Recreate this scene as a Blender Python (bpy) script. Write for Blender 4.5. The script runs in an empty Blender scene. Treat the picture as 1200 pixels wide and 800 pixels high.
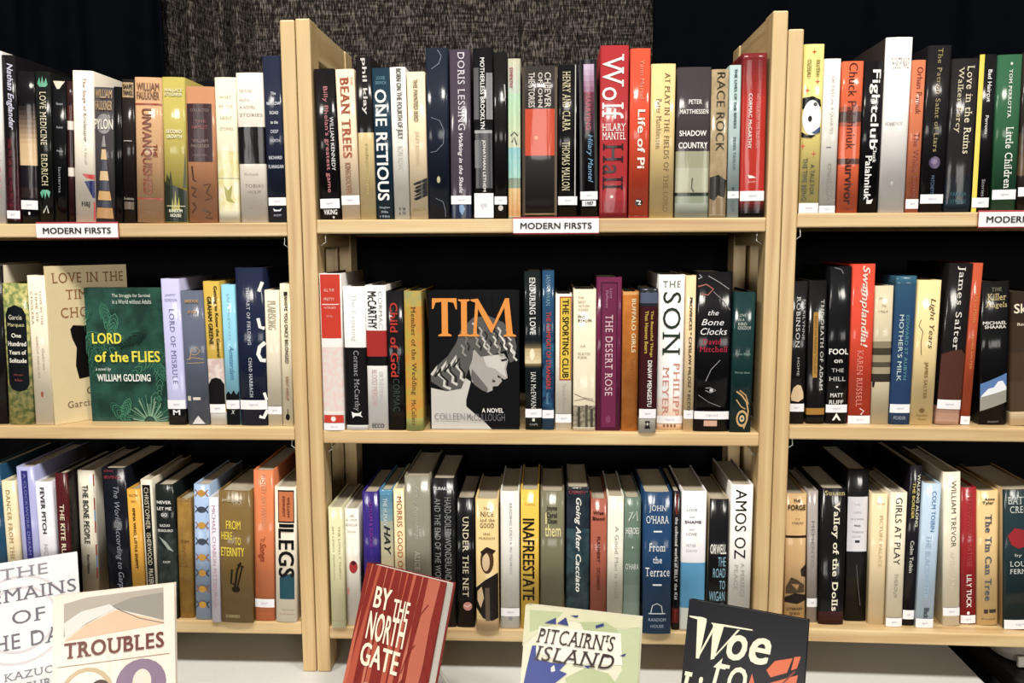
import bpy, bmesh, math, random
from mathutils import Vector, Matrix
random.seed(7)
C = bpy.context.scene.collection
SC = bpy.context.scene

# ---------------------------------------------------------------- camera
YAW, PITCH, ROLL, FOC = 0.04602, 0.12219, -0.00402, 977.55      # focal length in pixels of a 1200 px wide frame
def cam_axes():
    cy, sy = math.cos(YAW), math.sin(YAW)
    f = Vector((-sy*math.cos(PITCH), cy*math.cos(PITCH), -math.sin(PITCH)))
    r = Vector((cy, sy, 0)); u = r.cross(f)
    c, s = math.cos(ROLL), math.sin(ROLL)
    return c*r+s*u, -s*r+c*u, f
RX, UX, FX = cam_axes()
CZ = 1.396                                                        # camera height above the floor
cam = bpy.data.cameras.new('camera'); cam.sensor_width = 36; cam.lens = FOC/1200*36; cam.clip_start = .02
co = bpy.data.objects.new('camera', cam); C.objects.link(co); SC.camera = co
M = Matrix((RX, UX, -FX)).transposed().to_4x4(); M.translation = Vector((0, 0, CZ)); co.matrix_world = M

# ---------------------------------------------------------------- light, exposure
SC.view_settings.view_transform = 'Standard'; SC.view_settings.look = 'None'
SC.view_settings.gamma = 1; SC.view_settings.use_curve_mapping = False
SC.view_settings.exposure = -1.0
W = bpy.data.worlds.new('hall'); SC.world = W; W.use_nodes = True
W.node_tree.nodes['Background'].inputs[0].default_value = (.86, .93, 1, 1)
W.node_tree.nodes['Background'].inputs[1].default_value = .035
def lamp(name, loc, size, power, col, aim, sy=None):
    l = bpy.data.lights.new(name, 'AREA'); l.energy = power; l.color = col; l.size = size
    if sy: l.shape = 'RECTANGLE'; l.size_y = sy
    o = bpy.data.objects.new(name, l); C.objects.link(o); o.location = loc
    o.rotation_euler = (Vector(aim)-Vector(loc)).to_track_quat('-Z', 'Y').to_euler()
    return o
for lx, lp in ((-1.5, 105), (0, 150), (1.5, 105)):                # rows of hall lamps: one almost over the bookcases, one far across the hall
    lamp('hall_ceiling_lamp', (lx, -.25, CZ+2.65), .45, lp, (1, .95, .87), (lx*.3, 1.2, CZ-.1))
for lx in (-7, 0, 7):
    lamp('hall_ceiling_lamp', (lx, -13, CZ+1.9), 3, 1000, (1, .96, .9), (0, 1.2, CZ-.2))

# ---------------------------------------------------------------- materials
def lin(h):
    h = h.lstrip('#')
    def f(c): return c/12.92 if c <= .04045 else ((c+.055)/1.055)**2.4
    return tuple(f(int(h[i:i+2], 16)/255) for i in (0, 2, 4))
ALB = .92
def col(h):
    c = lin(h); y = .2126*c[0]+.7152*c[1]+.0722*c[2]; k = (y+.004)/(y+.02)*ALB
    return tuple(min(.9, max(0, y+(v-y)*.93)*k+.0006) for v in c)+(1,)
_mats = {}
def nodes_of(name):
    m = bpy.data.materials.new(name); m.use_nodes = True
    nt = m.node_tree; return m, nt, nt.nodes['Principled BSDF']
def N(nt, t, **k):
    n = nt.nodes.new(t)
    for a, v in k.items(): setattr(n, a, v)
    return n
def jacket(c, kind='jacket'):
    """printed cover stock; c is '#hex', or ('#a', '#b', scale) for mottled printing"""
    key = (c, kind)
    if key in _mats: return _mats[key]
    m, nt, b = nodes_of('cover_'+kind)
    tc = N(nt, 'ShaderNodeTexCoord'); no = N(nt, 'ShaderNodeTexNoise'); mx = N(nt, 'ShaderNodeMix', data_type='RGBA')
    nt.links.new(tc.outputs['Object'], no.inputs['Vector'])
    no.inputs['Detail'].default_value = 4
    if isinstance(c, tuple):
        a, d, sc = c; no.inputs['Scale'].default_value = sc
        rp = N(nt, 'ShaderNodeMapRange'); rp.inputs[1].default_value = .4; rp.inputs[2].default_value = .6
        nt.links.new(no.outputs['Fac'], rp.inputs[0]); nt.links.new(rp.outputs[0], mx.inputs['Factor'])
        mx.inputs['A'].default_value = col(a); mx.inputs['B'].default_value = col(d)
    else:
        no.inputs['Scale'].default_value = 38
        q = col(c); mx.inputs['A'].default_value = tuple(v*.93 for v in q[:3])+(1,); mx.inputs['B'].default_value = tuple(min(.92, v*1.06) for v in q[:3])+(1,)
        nt.links.new(no.outputs['Fac'], mx.inputs['Factor'])
    nt.links.new(mx.outputs['Result'], b.inputs['Base Color'])
    bn = N(nt, 'ShaderNodeTexNoise'); bn.inputs['Scale'].default_value = {'jacket': 70, 'cloth': 900, 'print': 30, 'smooth': 30}[kind]; bn.inputs['Detail'].default_value = 2
    bm_ = N(nt, 'ShaderNodeMapping'); bm_.inputs['Scale'].default_value = (1, 1, .22)
    nt.links.new(tc.outputs['Object'], bm_.inputs[0]); nt.links.new(bm_.outputs[0], bn.inputs['Vector'])
    bp = N(nt, 'ShaderNodeBump'); nt.links.new(bn.outputs['Fac'], bp.inputs['Height'])
    if kind == 'jacket':
        b.inputs['Roughness'].default_value = .55; b.inputs['Specular IOR Level'].default_value = .05
        b.inputs['Coat Weight'].default_value = .3; b.inputs['Coat Roughness'].default_value = .13
        bp.inputs['Strength'].default_value = .22; bp.inputs['Distance'].default_value = .003
        nt.links.new(bp.outputs[0], b.inputs['Coat Normal'])
    elif kind == 'smooth':
        b.inputs['Roughness'].default_value = .5; b.inputs['Specular IOR Level'].default_value = .15
        b.inputs['Coat Weight'].default_value = .12; b.inputs['Coat Roughness'].default_value = .2
    elif kind == 'cloth':
        b.inputs['Roughness'].default_value = .7; bp.inputs['Strength'].default_value = .25; bp.inputs['Distance'].default_value = .001
        nt.links.new(bp.outputs[0], b.inputs['Normal'])
    else:
        b.inputs['Roughness'].default_value = .55; b.inputs['Specular IOR Level'].default_value = .05
        b.inputs['Coat Weight'].default_value = .2; b.inputs['Coat Roughness'].default_value = .18
    _mats[key] = m; return m
def paper(h):
    key = ('paper', h)
    if key in _mats: return _mats[key]
    m, nt, b = nodes_of('page_edges')
    tc = N(nt, 'ShaderNodeTexCoord'); mp = N(nt, 'ShaderNodeMapping'); no = N(nt, 'ShaderNodeTexNoise'); mx = N(nt, 'ShaderNodeMix', data_type='RGBA')
    mp.inputs['Scale'].default_value = (2600, 3, 3); no.inputs['Scale'].default_value = 1
    nt.links.new(tc.outputs['Object'], mp.inputs[0]); nt.links.new(mp.outputs[0], no.inputs['Vector']); nt.links.new(no.outputs['Fac'], mx.inputs['Factor'])
    q = col(h); mx.inputs['A'].default_value = tuple(v*.72 for v in q[:3])+(1,); mx.inputs['B'].default_value = q
    nt.links.new(mx.outputs['Result'], b.inputs['Base Color']); b.inputs['Roughness'].default_value = .85
    _mats[key] = m; return m
def wood(axis):
    key = ('wood', axis)
    if key in _mats: return _mats[key]
    m, nt, b = nodes_of('maple_wood_'+axis)
    tc = N(nt, 'ShaderNodeTexCoord'); mp = N(nt, 'ShaderNodeMapping'); no = N(nt, 'ShaderNodeTexNoise'); n2 = N(nt, 'ShaderNodeTexNoise')
    s = [55, 55, 55]; s['xyz'.index(axis)] = 2.2; mp.inputs['Scale'].default_value = s
    no.inputs['Scale'].default_value = 1; no.inputs['Detail'].default_value = 6; no.inputs['Distortion'].default_value = .8
    n2.inputs['Scale'].default_value = 7
    nt.links.new(tc.outputs['Object'], mp.inputs[0]); nt.links.new(mp.outputs[0], no.inputs['Vector']); nt.links.new(tc.outputs['Object'], n2.inputs['Vector'])
    rp = N(nt, 'ShaderNodeValToRGB'); cr = rp.color_ramp
    cr.elements[0].position = .3; cr.elements[0].color = col('#cda46c'); cr.elements[1].position = .72; cr.elements[1].color = col('#eed4a0')
    e = cr.elements.new(.52); e.color = col('#e4c287')
    nt.links.new(no.outputs['Fac'], rp.inputs[0])
    mx = N(nt, 'ShaderNodeMix', data_type='RGBA', blend_type='MULTIPLY'); mx.inputs['Factor'].default_value = .25
    nt.links.new(rp.outputs[0], mx.inputs['A']); nt.links.new(n2.outputs['Fac'], mx.inputs['B'])
    nt.links.new(mx.outputs['Result'], b.inputs['Base Color'])
    b.inputs['Roughness'].default_value = .42; b.inputs['Coat Weight'].default_value = .15; b.inputs['Coat Roughness'].default_value = .3
    bp = N(nt, 'ShaderNodeBump'); bp.inputs['Strength'].default_value = .08; bp.inputs['Distance'].default_value = .001
    nt.links.new(no.outputs['Fac'], bp.inputs['Height']); nt.links.new(bp.outputs[0], b.inputs['Normal'])
    _mats[key] = m; return m
def plain(name, h, rough=.6, metal=0, spec=.4, scale=60, amt=.08):
    key = ('plain', name, h)
    if key in _mats: return _mats[key]
    m, nt, b = nodes_of(name)
    tc = N(nt, 'ShaderNodeTexCoord'); no = N(nt, 'ShaderNodeTexNoise'); mx = N(nt, 'ShaderNodeMix', data_type='RGBA')
    no.inputs['Scale'].default_value = scale; no.inputs['Detail'].default_value = 5
    nt.links.new(tc.outputs['Object'], no.inputs['Vector']); nt.links.new(no.outputs['Fac'], mx.inputs['Factor'])
    q = col(h); mx.inputs['A'].default_value = tuple(v*(1-amt) for v in q[:3])+(1,); mx.inputs['B'].default_value = tuple(min(.92, v*(1+amt)) for v in q[:3])+(1,)
    nt.links.new(mx.outputs['Result'], b.inputs['Base Color'])
    b.inputs['Roughness'].default_value = rough; b.inputs['Metallic'].default_value = metal; b.inputs['Specular IOR Level'].default_value = spec
    _mats[key] = m; return m

# ---------------------------------------------------------------- mesh helpers
class MB:
    def __init__(s): s.v = []; s.f = []; s.mi = []; s.sm = []; s.mats = []
    def mat(s, m):
        if m not in s.mats: s.mats.append(m)
        return s.mats.index(m)
    def add(s, vs, fs, m, smooth=False):
        o = len(s.v); i = s.mat(m); s.v += [tuple(v) for v in vs]
        for f in fs: s.f.append(tuple(o+k for k in f)); s.mi.append(i); s.sm.append(smooth)
    def box(s, a, b, m):
        (x0, y0, z0), (x1, y1, z1) = a, b
        s.add([(x0,y0,z0),(x1,y0,z0),(x1,y1,z0),(x0,y1,z0),(x0,y0,z1),(x1,y0,z1),(x1,y1,z1),(x0,y1,z1)],
              [(0,3,2,1),(4,5,6,7),(0,1,5,4),(1,2,6,5),(2,3,7,6),(3,0,4,7)], m)
    def tube(s, pts, r, m, n=8):
        pts = [Vector(p) for p in pts]; vs = []; fs = []
        for i, p in enumerate(pts):
            d = (pts[min(i+1, len(pts)-1)]-pts[max(i-1, 0)]).normalized()
            a = d.orthogonal().normalized() if i == 0 else (a-d*a.dot(d)).normalized()
            b = d.cross(a)
            for k in range(n):
                t = 2*math.pi*k/n; vs.append(p+(a*math.cos(t)+b*math.sin(t))*r)
        for i in range(len(pts)-1):
            for k in range(n): fs.append((i*n+k, i*n+(k+1)%n, (i+1)*n+(k+1)%n, (i+1)*n+k))
        fs.append(tuple(range(n))[::-1]); fs.append(tuple((len(pts)-1)*n+k for k in range(n)))
        s.add(vs, fs, m, True)
    def build(s, name, parent=None, bevel=0, solid=0):
        me = bpy.data.meshes.new(name); me.from_pydata(s.v, [], s.f)
        for m in s.mats: me.materials.append(m)
        me.polygons.foreach_set('material_index', s.mi); me.polygons.foreach_set('use_smooth', s.sm); me.update()
        o = bpy.data.objects.new(name, me); C.objects.link(o); o.parent = parent
        if solid: md = o.modifiers.new('thickness', 'SOLIDIFY'); md.thickness = solid; md.offset = 0
        if bevel:
            md = o.modifiers.new('edge', 'BEVEL'); md.width = bevel; md.segments = 2; md.limit_method = 'ANGLE'
        return o
def empty(name, loc, rz=0, rot=None):
    o = bpy.data.objects.new(name, None); C.objects.link(o); o.location = loc; o.empty_display_size = .02
    if rot is not None: o.rotation_mode = 'QUATERNION'; o.rotation_quaternion = rot
    else: o.rotation_euler = (0, 0, rz)
    return o
def tag(o, label, cat, group=None, kind=None):
    o['label'] = label; o['category'] = cat
    if group: o['group'] = group
    if kind: o['kind'] = kind
    return o

# ---------------------------------------------------------------- lettering
_tx = {}
def glyphs(s, style=''):
    """triangles of a line of lettering, scaled to the unit square; style: s = serifs, b = bold, l = light, i = italic"""
    key = (s, style)
    if key in _tx: return _tx[key]
    cu = bpy.data.curves.new('lettering', 'FONT'); cu.body = s; cu.resolution_u = 3; cu.size = 1
    cu.shear = .28 if 'i' in style else 0
    cu.space_character = 1.12 if 's' in style else 1.03
    ob = bpy.data.objects.new('lettering', cu); C.objects.link(ob)
    me = bpy.data.meshes.new_from_object(ob)
    vs = [(v.co.x, v.co.y) for v in me.vertices]; fs = [tuple(p.vertices) for p in me.polygons]
    if 's' in style and vs:
        cnt = {}; up = []
        for f in fs:
            for i in range(len(f)):
                e = tuple(sorted((f[i], f[(i+1) % len(f)]))); cnt[e] = cnt.get(e, 0)+1
        ys = [v[1] for v in vs]; top = max(ys); lv = [0.0, top]
        for y in ys:
            if abs(y-.0) > .3 and abs(y-top) > .05: lv.append(y)
        sh = .28 if 'i' in style else 0
        for (a, b), n in cnt.items():
            if n != 1: continue
            (x0, y0), (x1, y1) = vs[a], vs[b]
            L = abs(x1-x0)
            if abs(y0-y1) < .004 and .03 < L < .2 and (abs(y0) < .02 or y0 > .42):
                xa, xb = min(x0, x1)-.075, max(x0, x1)+.075; t = .028
                ya = y0 if abs(y0) < .02 else y0-2*t
                o = len(vs); vs += [(xa, ya), (xb, ya), (xb+sh*2*t, ya+2*t), (xa+sh*2*t, ya+2*t)]; fs.append((o, o+1, o+2, o+3)); up += [len(up) % 3+1]*4
    lv = [0]*(len(vs)-len(up))+up if 's' in style and vs else [0]*len(vs)
    if 'b' in style:                                              # heavier strokes
        n0 = len(vs); V0, F0, L0 = vs[:], fs[:], lv[:]
        for k, (dx, dy) in enumerate(((.02, .012), (-.02, .012), (.02, -.012), (-.02, -.012))):
            o = len(vs); vs += [(x+dx, y+dy) for x, y in V0]; fs += [tuple(i+o for i in f) for f in F0]; lv += [l+4*(k+1) for l in L0]
    bpy.data.objects.remove(ob); bpy.data.meshes.remove(me); bpy.data.curves.remove(cu)
    if not vs: _tx[key] = ([], []); return _tx[key]
    x0 = min(v[0] for v in vs); x1 = max(v[0] for v in vs); y0 = min(v[1] for v in vs); y1 = max(v[1] for v in vs)
    vs = [((x-x0)/(x1-x0+1e-9), (y-y0)/(y1-y0+1e-9), l) for (x, y), l in zip(vs, lv)]
    _tx[key] = (vs, fs); return _tx[key]
# print items on a cover; u runs across (0 left, 1 right), v runs down
def t(s, c, u0, u1, v0, v1, st='d'): return ('t', s, c, u0, u1, v0, v1, st)
def r(c, u0, u1, v0, v1): return ('p', c, [(u0, v0), (u1, v0), (u1, v1), (u0, v1)])
def e(c, u0, u1, v0, v1, n=20):
    return ('p', c, [((u0+u1)/2+(u1-u0)/2*math.cos(2*math.pi*k/n), (v0+v1)/2+(v1-v0)/2*math.sin(2*math.pi*k/n)) for k in range(n)])
def p(c, *pts): return ('p', c, list(pts))
def ln(c, w, *pts): return ('l', c, w, list(pts))            # stroke; w in units of u
def bd(v0, v1, c): return ('b', v0, v1, c)
def gr(v0, v1, c0, c1, n=8):
    a = [int(c0[i:i+2], 16) for i in (1, 3, 5)]; d = [int(c1[i:i+2], 16) for i in (1, 3, 5)]
    return [bd(v0+(v1-v0)*k/n, v0+(v1-v0)*(k+1)/n, '#%02x%02x%02x' % tuple(int(a[j]+(d[j]-a[j])*(k+.5)/n) for j in range(3))) for k in range(n)]
def st(v0, v1, u0=0.0, u1=1.0): return ('s', v0, v1, u0, u1)

def cut(vs, fs, lo, hi, n):
    """split faces along n-1 lines u = const so that they can follow a rounded spine"""
    bm = bmesh.new(); bv = [bm.verts.new((q[0], q[1], q[2] if len(q) > 2 else 0)) for q in vs]
    for f in fs:
        try: bm.faces.new([bv[k] for k in f])
        except ValueError: pass
    for k in range(1, n):
        g = bm.verts[:]+bm.edges[:]+bm.faces[:]
        bmesh.ops.bisect_plane(bm, geom=g, plane_co=(lo+(hi-lo)*k/n, 0, 0), plane_no=(1, 0, 0), dist=1e-6)
    bm.verts.index_update()
    out = [(v.co.x, v.co.y, v.co.z) for v in bm.verts], [tuple(v.index for v in f.verts) for f in bm.faces]
    bm.free(); return out
def fan(pts):
    bm = bmesh.new(); vs = [bm.verts.new((x, y, 0)) for x, y in pts]
    bm.faces.new(vs).normal_update(); bmesh.ops.triangulate(bm, faces=bm.faces[:]); bm.verts.index_update()
    o = [(v.co.x, v.co.y) for v in bm.verts], [tuple(v.index for v in f.verts) for f in bm.faces]
    bm.free(); return o
def stroke(pts, w, asp):
    """asp = width/height of the printed area, so that strokes keep their breadth"""
    P = [Vector((u*asp, v)) for u, v in pts]; L = []; R = []; w = w*asp
    for i, q in enumerate(P):
        d = (P[min(i+1, len(P)-1)]-P[max(i-1, 0)]).normalized(); n = Vector((-d.y, d.x))*w/2
        L.append(q+n); R.append(q-n)
    vs = [(a.x/asp, a.y) for a in L]+[(a.x/asp, a.y) for a in R]; n = len(P)
    return vs, [(i, i+1, n+i+1, n+i) for i in range(n-1)]
def print_on(items, place, asp, parent, round_=True, names=('lettering', 'cover_art', 'price_sticker')):
    """place(u, v, lift) -> point on the surface"""
    S = MB(); na = nt = 0; nA = sum(i[0] in 'pl' for i in items); LS = min(.00005, .0014/max(1, nA)); got = {'T': [], 'A': []}
    for it in items:
        if it[0] == 'p': vs, fs = fan(it[2]); c = it[1]; lift = .0003+LS*na; na += 1; dst = 'A'
        elif it[0] == 'l': vs, fs = stroke(it[3], it[2], asp); c = it[1]; lift = .0003+LS*na; na += 1; dst = 'A'
        elif it[0] == 't':
            _, s, c, u0, u1, v0, v1, sty = it
            g, fs = glyphs(s, sty.replace('d', '').replace('h', '').replace('u', ''))
            if not g: continue
            if 'h' in sty: vs = [(u0+(u1-u0)*x, v1-(v1-v0)*y, l) for x, y, l in g]
            elif 'u' in sty: vs = [(u1-(u1-u0)*y, v1-(v1-v0)*x, l) for x, y, l in g]
            else: vs = [(u0+(u1-u0)*y, v0+(v1-v0)*x, l) for x, y, l in g]
            lift = None; nt += 1; dst = 'T'
        elif it[0] == 's':
            _, v0, v1, u0, u1 = it; n = 10
            us = [u0+(u1-u0)*k/n for k in range(n+1)]
            top = .0003+LS*nA+.0004
            S.add([place(u, v, top) for v in (v0, v1) for u in us], [(k, k+1, n+2+k, n+1+k) for k in range(n)], plain('sticker_paper', '#f0eef0', .6), True)
            g, fs = glyphs('signed', ''); w = .34
            vs = [(.5*(u0+u1)+(x-.5)*w*(u1-u0), (v0+v1)/2-(y-.5)*(v1-v0)*.3, l) for x, y, l in g]
            if round_: vs, fs = cut(vs, fs, 0, 1, 8)
            S.add([place(q[0], q[1], top+.0002) for q in vs], fs, plain('sticker_print', '#a9adc4', .6)); continue
        else: continue
        if round_: vs, fs = cut(vs, fs, 0, 1, 8)
        if not vs: continue
        if lift is None: lift = .0003+LS*nA+.00015
        got[dst].append(([Vector(place(q[0], q[1], lift+(q[2]*.00002 if len(q) > 2 else 0))) for q in vs], fs, c))
    for key, nm in (('T', names[0]), ('A', names[1])):           # what is printed far apart is a part of its own
        cl = []
        for g in got[key]:
            lo = [min(v[i] for v in g[0]) for i in range(3)]; hi = [max(v[i] for v in g[0]) for i in range(3)]
            near = [q for q in cl if any(math.sqrt(sum(max(0, l2[i]-hi[i], lo[i]-h2[i])**2 for i in range(3))) < .012 for l2, h2, _ in q)]
            for q in near: cl.remove(q)
            cl.append([x for q in near for x in q]+[(lo, hi, g)])
        for q in cl:
            m = MB()
            for _, _, g in sorted(q, key=lambda x: -x[2][0][0][1]): m.add(g[0], g[1], jacket(g[2], 'print'))
            m.build(nm, parent)
    if S.v: S.build(names[2], parent)

# ---------------------------------------------------------------- one bound book
def cover_mesh(t_, h, d, bulge, bt, base, bands, side, kind):
    """a case: two boards and a rounded spine, closed and thick; local x across, y into the shelf, z up"""
    m = MB(); K = 12
    us = [k/K for k in range(K+1)]
    sp = [((u-.5)*t_*(1 if 0 < k < K else .985), bulge*abs(2*u-1)**2.4) for k, u in enumerate(us)]
    rc = min(.0035, t_*.2)
    outer = [(-t_/2, d), (-t_/2, bulge+rc)]+sp+[(t_/2, bulge+rc), (t_/2, d)]
    ki = (t_-2*bt)/t_
    inner = [(-t_/2+bt, d), (-t_/2+bt, bulge+rc+.001)]+[(x*ki, y+bt) for x, y in sp]+[(t_/2-bt, bulge+rc+.001), (t_/2-bt, d)]
    n = len(outer)
    zs = sorted({0.0, h}|{max(0, min(h, h*(1-v))) for b in bands for v in b[1:3]})
    zs = [z for i, z in enumerate(zs) if i == 0 or z-zs[i-1] > 1e-5]
    V = [(x, y, z) for z in zs for x, y in outer]+[(x, y, z) for z in zs for x, y in inner]
    o2 = n*len(zs); mats = []
    for i in range(len(zs)-1):
        vm = 1-(zs[i]+zs[i+1])/2/h; c = base
        for b in bands:
            if b[1] <= vm <= b[2]: c = b[3]
        cm, sm = jacket(c, kind), jacket(side or c, kind)
        for k in range(n-1):
            mm = sm if (k < 1 or k >= n-2) else cm
            a, b_ = i*n+k, (i+1)*n+k
            m.f.append((a, a+1, b_+1, b_)); m.mi.append(m.mat(mm)); m.sm.append(True)
            a, b_ = o2+i*n+k, o2+(i+1)*n+k
            m.f.append((a+1, a, b_, b_+1)); m.mi.append(m.mat(sm)); m.sm.append(True)
        for k, q in ((0, 0), (n-1, 1)):
            a, b_, c_, d_ = i*n+k, (i+1)*n+k, o2+(i+1)*n+k, o2+i*n+k
            m.f.append((a, b_, c_, d_) if q == 0 else (d_, c_, b_, a)); m.mi.append(m.mat(sm)); m.sm.append(False)
    for i, flip in ((0, False), (len(zs)-1, True)):
        for k in range(n-1):
            q = (i*n+k, o2+i*n+k, o2+i*n+k+1, i*n+k+1)
            m.f.append(q[::-1] if flip else q); m.mi.append(m.mat(sm)); m.sm.append(False)
    m.v = V
    return m
def page_block(t_, h, d, bulge, bt, tone):
    m = MB(); x = t_/2-bt-.0002; y0 = bulge+.0045; y1 = d-.004; z0 = .003; z1 = h-.003; K = 6
    fore = [(x*(1-2*k/K), y1-.003*math.sin(math.pi*k/K)) for k in range(K+1)]
    prof = [(-x, y0), (x, y0)]+fore; n = len(prof)
    m.add([(a, b, z) for z in (z0, z1) for a, b in prof], [tuple(range(n))[::-1], tuple(range(n, 2*n))]+[(k, (k+1) % n, n+(k+1) % n, n+k) for k in range(n)], paper(tone))
    return m

# ---------------------------------------------------------------- the setting
D0 = 1.19                                                        # bookcase fronts stand this far from the camera
ZT = CZ-.6556                                                    # table top
m = MB(); m.box((-12, -16, -.05), (12, 3.5, 0), plain('grey_carpet', '#19191b', .95, scale=300, amt=.3))
o = m.build('floor'); o['kind'] = 'structure'
m = MB(); m.box((-12, -16, 4.4), (12, 3.6, 4.5), plain('grey_ceiling', '#8a8a88', .9, scale=4)); o = m.build('ceiling'); o['kind'] = 'structure'
m = MB(); m.box((-12, 3.5, -.05), (12, 3.6, 4.4), plain('grey_wall_paint', '#5a5a5c', .9, scale=6)); o = m.build('wall_back'); o['kind'] = 'structure'

def drape_mat(kind):
    m, nt, b = nodes_of('drape_'+kind)
    tc = N(nt, 'ShaderNodeTexCoord'); b.inputs['Roughness'].default_value = .9; b.inputs['Specular IOR Level'].default_value = 0
    if kind == 'woven':
        mp = N(nt, 'ShaderNodeMapping'); mp.inputs['Scale'].default_value = (430, 430, 75)
        n1 = N(nt, 'ShaderNodeTexNoise'); n1.inputs['Scale'].default_value = 1; n1.inputs['Detail'].default_value = 2
        m2 = N(nt, 'ShaderNodeMapping'); m2.inputs['Scale'].default_value = (22, 22, 240)
        n2 = N(nt, 'ShaderNodeTexNoise'); n2.inputs['Scale'].default_value = 1
        nt.links.new(tc.outputs['Object'], mp.inputs[0]); nt.links.new(mp.outputs[0], n1.inputs['Vector'])
        nt.links.new(tc.outputs['Object'], m2.inputs[0]); nt.links.new(m2.outputs[0], n2.inputs['Vector'])
        ad = N(nt, 'ShaderNodeMath', operation='MULTIPLY_ADD'); nt.links.new(n2.outputs['Fac'], ad.inputs[0]); ad.inputs[1].default_value = .4; nt.links.new(n1.outputs['Fac'], ad.inputs[2])
        rp = N(nt, 'ShaderNodeValToRGB'); nt.links.new(ad.outputs[0], rp.inputs[0])
        rp.color_ramp.elements[0].position = .52; rp.color_ramp.elements[0].color = col('#1f1c1c')
        rp.color_ramp.elements[1].position = .95; rp.color_ramp.elements[1].color = col('#7a726a')
        x = rp.color_ramp.elements.new(.7); x.color = col('#37322f')
        nt.links.new(rp.outputs[0], b.inputs['Base Color'])
        bp = N(nt, 'ShaderNodeBump'); bp.inputs['Strength'].default_value = .8; bp.inputs['Distance'].default_value = .004
        nt.links.new(ad.outputs[0], bp.inputs['Height']); nt.links.new(bp.outputs[0], b.inputs['Normal'])
    else:
        n1 = N(nt, 'ShaderNodeTexNoise'); n1.inputs['Scale'].default_value = 30; nt.links.new(tc.outputs['Object'], n1.inputs['Vector'])
        mx = N(nt, 'ShaderNodeMix', data_type='RGBA'); nt.links.new(n1.outputs['Fac'], mx.inputs['Factor'])
        mx.inputs['A'].default_value = col('#0b0e14'); mx.inputs['B'].default_value = col('#10131a')
        nt.links.new(mx.outputs['Result'], b.inputs['Base Color'])
    return m
def drape(name, x0, x1, y, z0, z1, folds, amp, mt, label, seed):
    rd = random.Random(seed); n = int((x1-x0)/.006); m = MB(); V = []; F = []
    ph = [rd.uniform(0, 6.3) for _ in range(4)]
    zs = [z0+(z1-z0)*k/10 for k in range(11)]
    for z in zs:
        for i in range(n+1):
            x = x0+(x1-x0)*i/n; w = folds(x)
            q = math.sin(x*w+ph[0]+.25*math.sin(x*9+z*1.2))*.6+math.sin(x*w*1.9+ph[1]+.1*z)*.28+math.sin(x*w*.37+ph[2])*.5
            V.append((x, y+amp(x)*q, z))
    for k in range(10):
        for i in range(n): F.append((k*(n+1)+i, k*(n+1)+i+1, (k+1)*(n+1)+i+1, (k+1)*(n+1)+i))
    m.add(V, F, mt, True)
    return tag(m.build(name, solid=.0025), label, 'curtain')
drape('black_drape', -2.6, -.775, 1.70, .004, CZ+1.35, lambda x: 46, lambda x: .022, drape_mat('black'), 'black pleated drape hanging behind the bookcase with the green face-out book', 3)
drape('woven_drape', -.86, .30, 1.78, .004, CZ+1.35, lambda x: 62 if x > -.585 else 135, lambda x: .004+.034*max(0, min(1, (-.60-x)/.05)), drape_mat('woven'), 'grey-brown woven textured curtain hanging behind the middle bookcase', 5)
drape('black_drape', .20, 2.6, 1.70, .004, CZ+1.35, lambda x: 38, lambda x: .012, drape_mat('black'), 'black drape hanging behind the bookcase with the yellow panda book', 8)

def table(x0, x1, y0, y1, label, clabel):
    root = tag(empty('folding_table', ((x0+x1)/2, (y0+y1)/2, 0)), label, 'table')
    w, d = (x1-x0)/2, (y1-y0)/2; top = ZT-.003 if clabel else ZT-.0004; mt = plain('table_laminate', '#b9b5ab' if clabel else '#26231f', .5)
    m = MB(); m.box((-w+.004, -d+.004, top-.028), (w-.004, d-.004, top), mt); m.build('tabletop', root, .003)
    for sx in (-1, 1):
        for sy in (-1, 1):
            m = MB(); m.tube([(sx*(w-.12), sy*(d-.1), 0), (sx*(w-.12), sy*(d-.1), top-.028)], .014, plain('steel_tube', '#85868a', .35, .9)); m.build('leg', root)
    if not clabel: return
    # cloth: flat on top, hanging with soft pleats at the sides
    m = MB(); mt = plain('white_tablecloth', '#d3d3cf', .85, scale=120, amt=.04); V = []; F = []
    rd = random.Random(int(x0*100)); n = 220; per = []
    for i in range(n):
        s = i/n*(4*w+4*d)
        if s < 2*w: q = (-w+s, -d, 0, -1)
        elif s < 2*w+2*d: q = (w, -d+s-2*w, 1, 0)
        elif s < 4*w+2*d: q = (w-(s-2*w-2*d), d, 0, 1)
        else: q = (-w, d-(s-4*w-2*d), -1, 0)
        per.append(q+(s,))
    rings = [(ZT-.003+.0028, -.004), (ZT-.004, .0015), (ZT-.06, .003), (ZT-.3, .004), (.03, .005)]
    for z, off in rings:
        for x, y, nx, ny, s in per:
            k = off+max(0, ZT-z-.02)*.006*(math.sin(s*24)+.5*math.sin(s*41+1))
            V.append((x+nx*k, y+ny*k, z))
    for j in range(len(rings)-1):
        for i in range(n): F.append((j*n+i, (j+1)*n+i, (j+1)*n+(i+1) % n, j*n+(i+1) % n))
    F.append(tuple(range(n)))
    m.add(V, F, mt, False); c = m.build('tablecloth'); c.location = ((x0+x1)/2, (y0+y1)/2, 0)
    tag(c, clabel, 'tablecloth')
table(-1.35, .646, .80, 1.56, 'long folding table under the white cloth, carrying the display books', 'white tablecloth under the tilted display books')
table(.69, 2.2, .80, 1.56, 'dark-topped folding table under the grey-brown bag', None)

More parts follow.
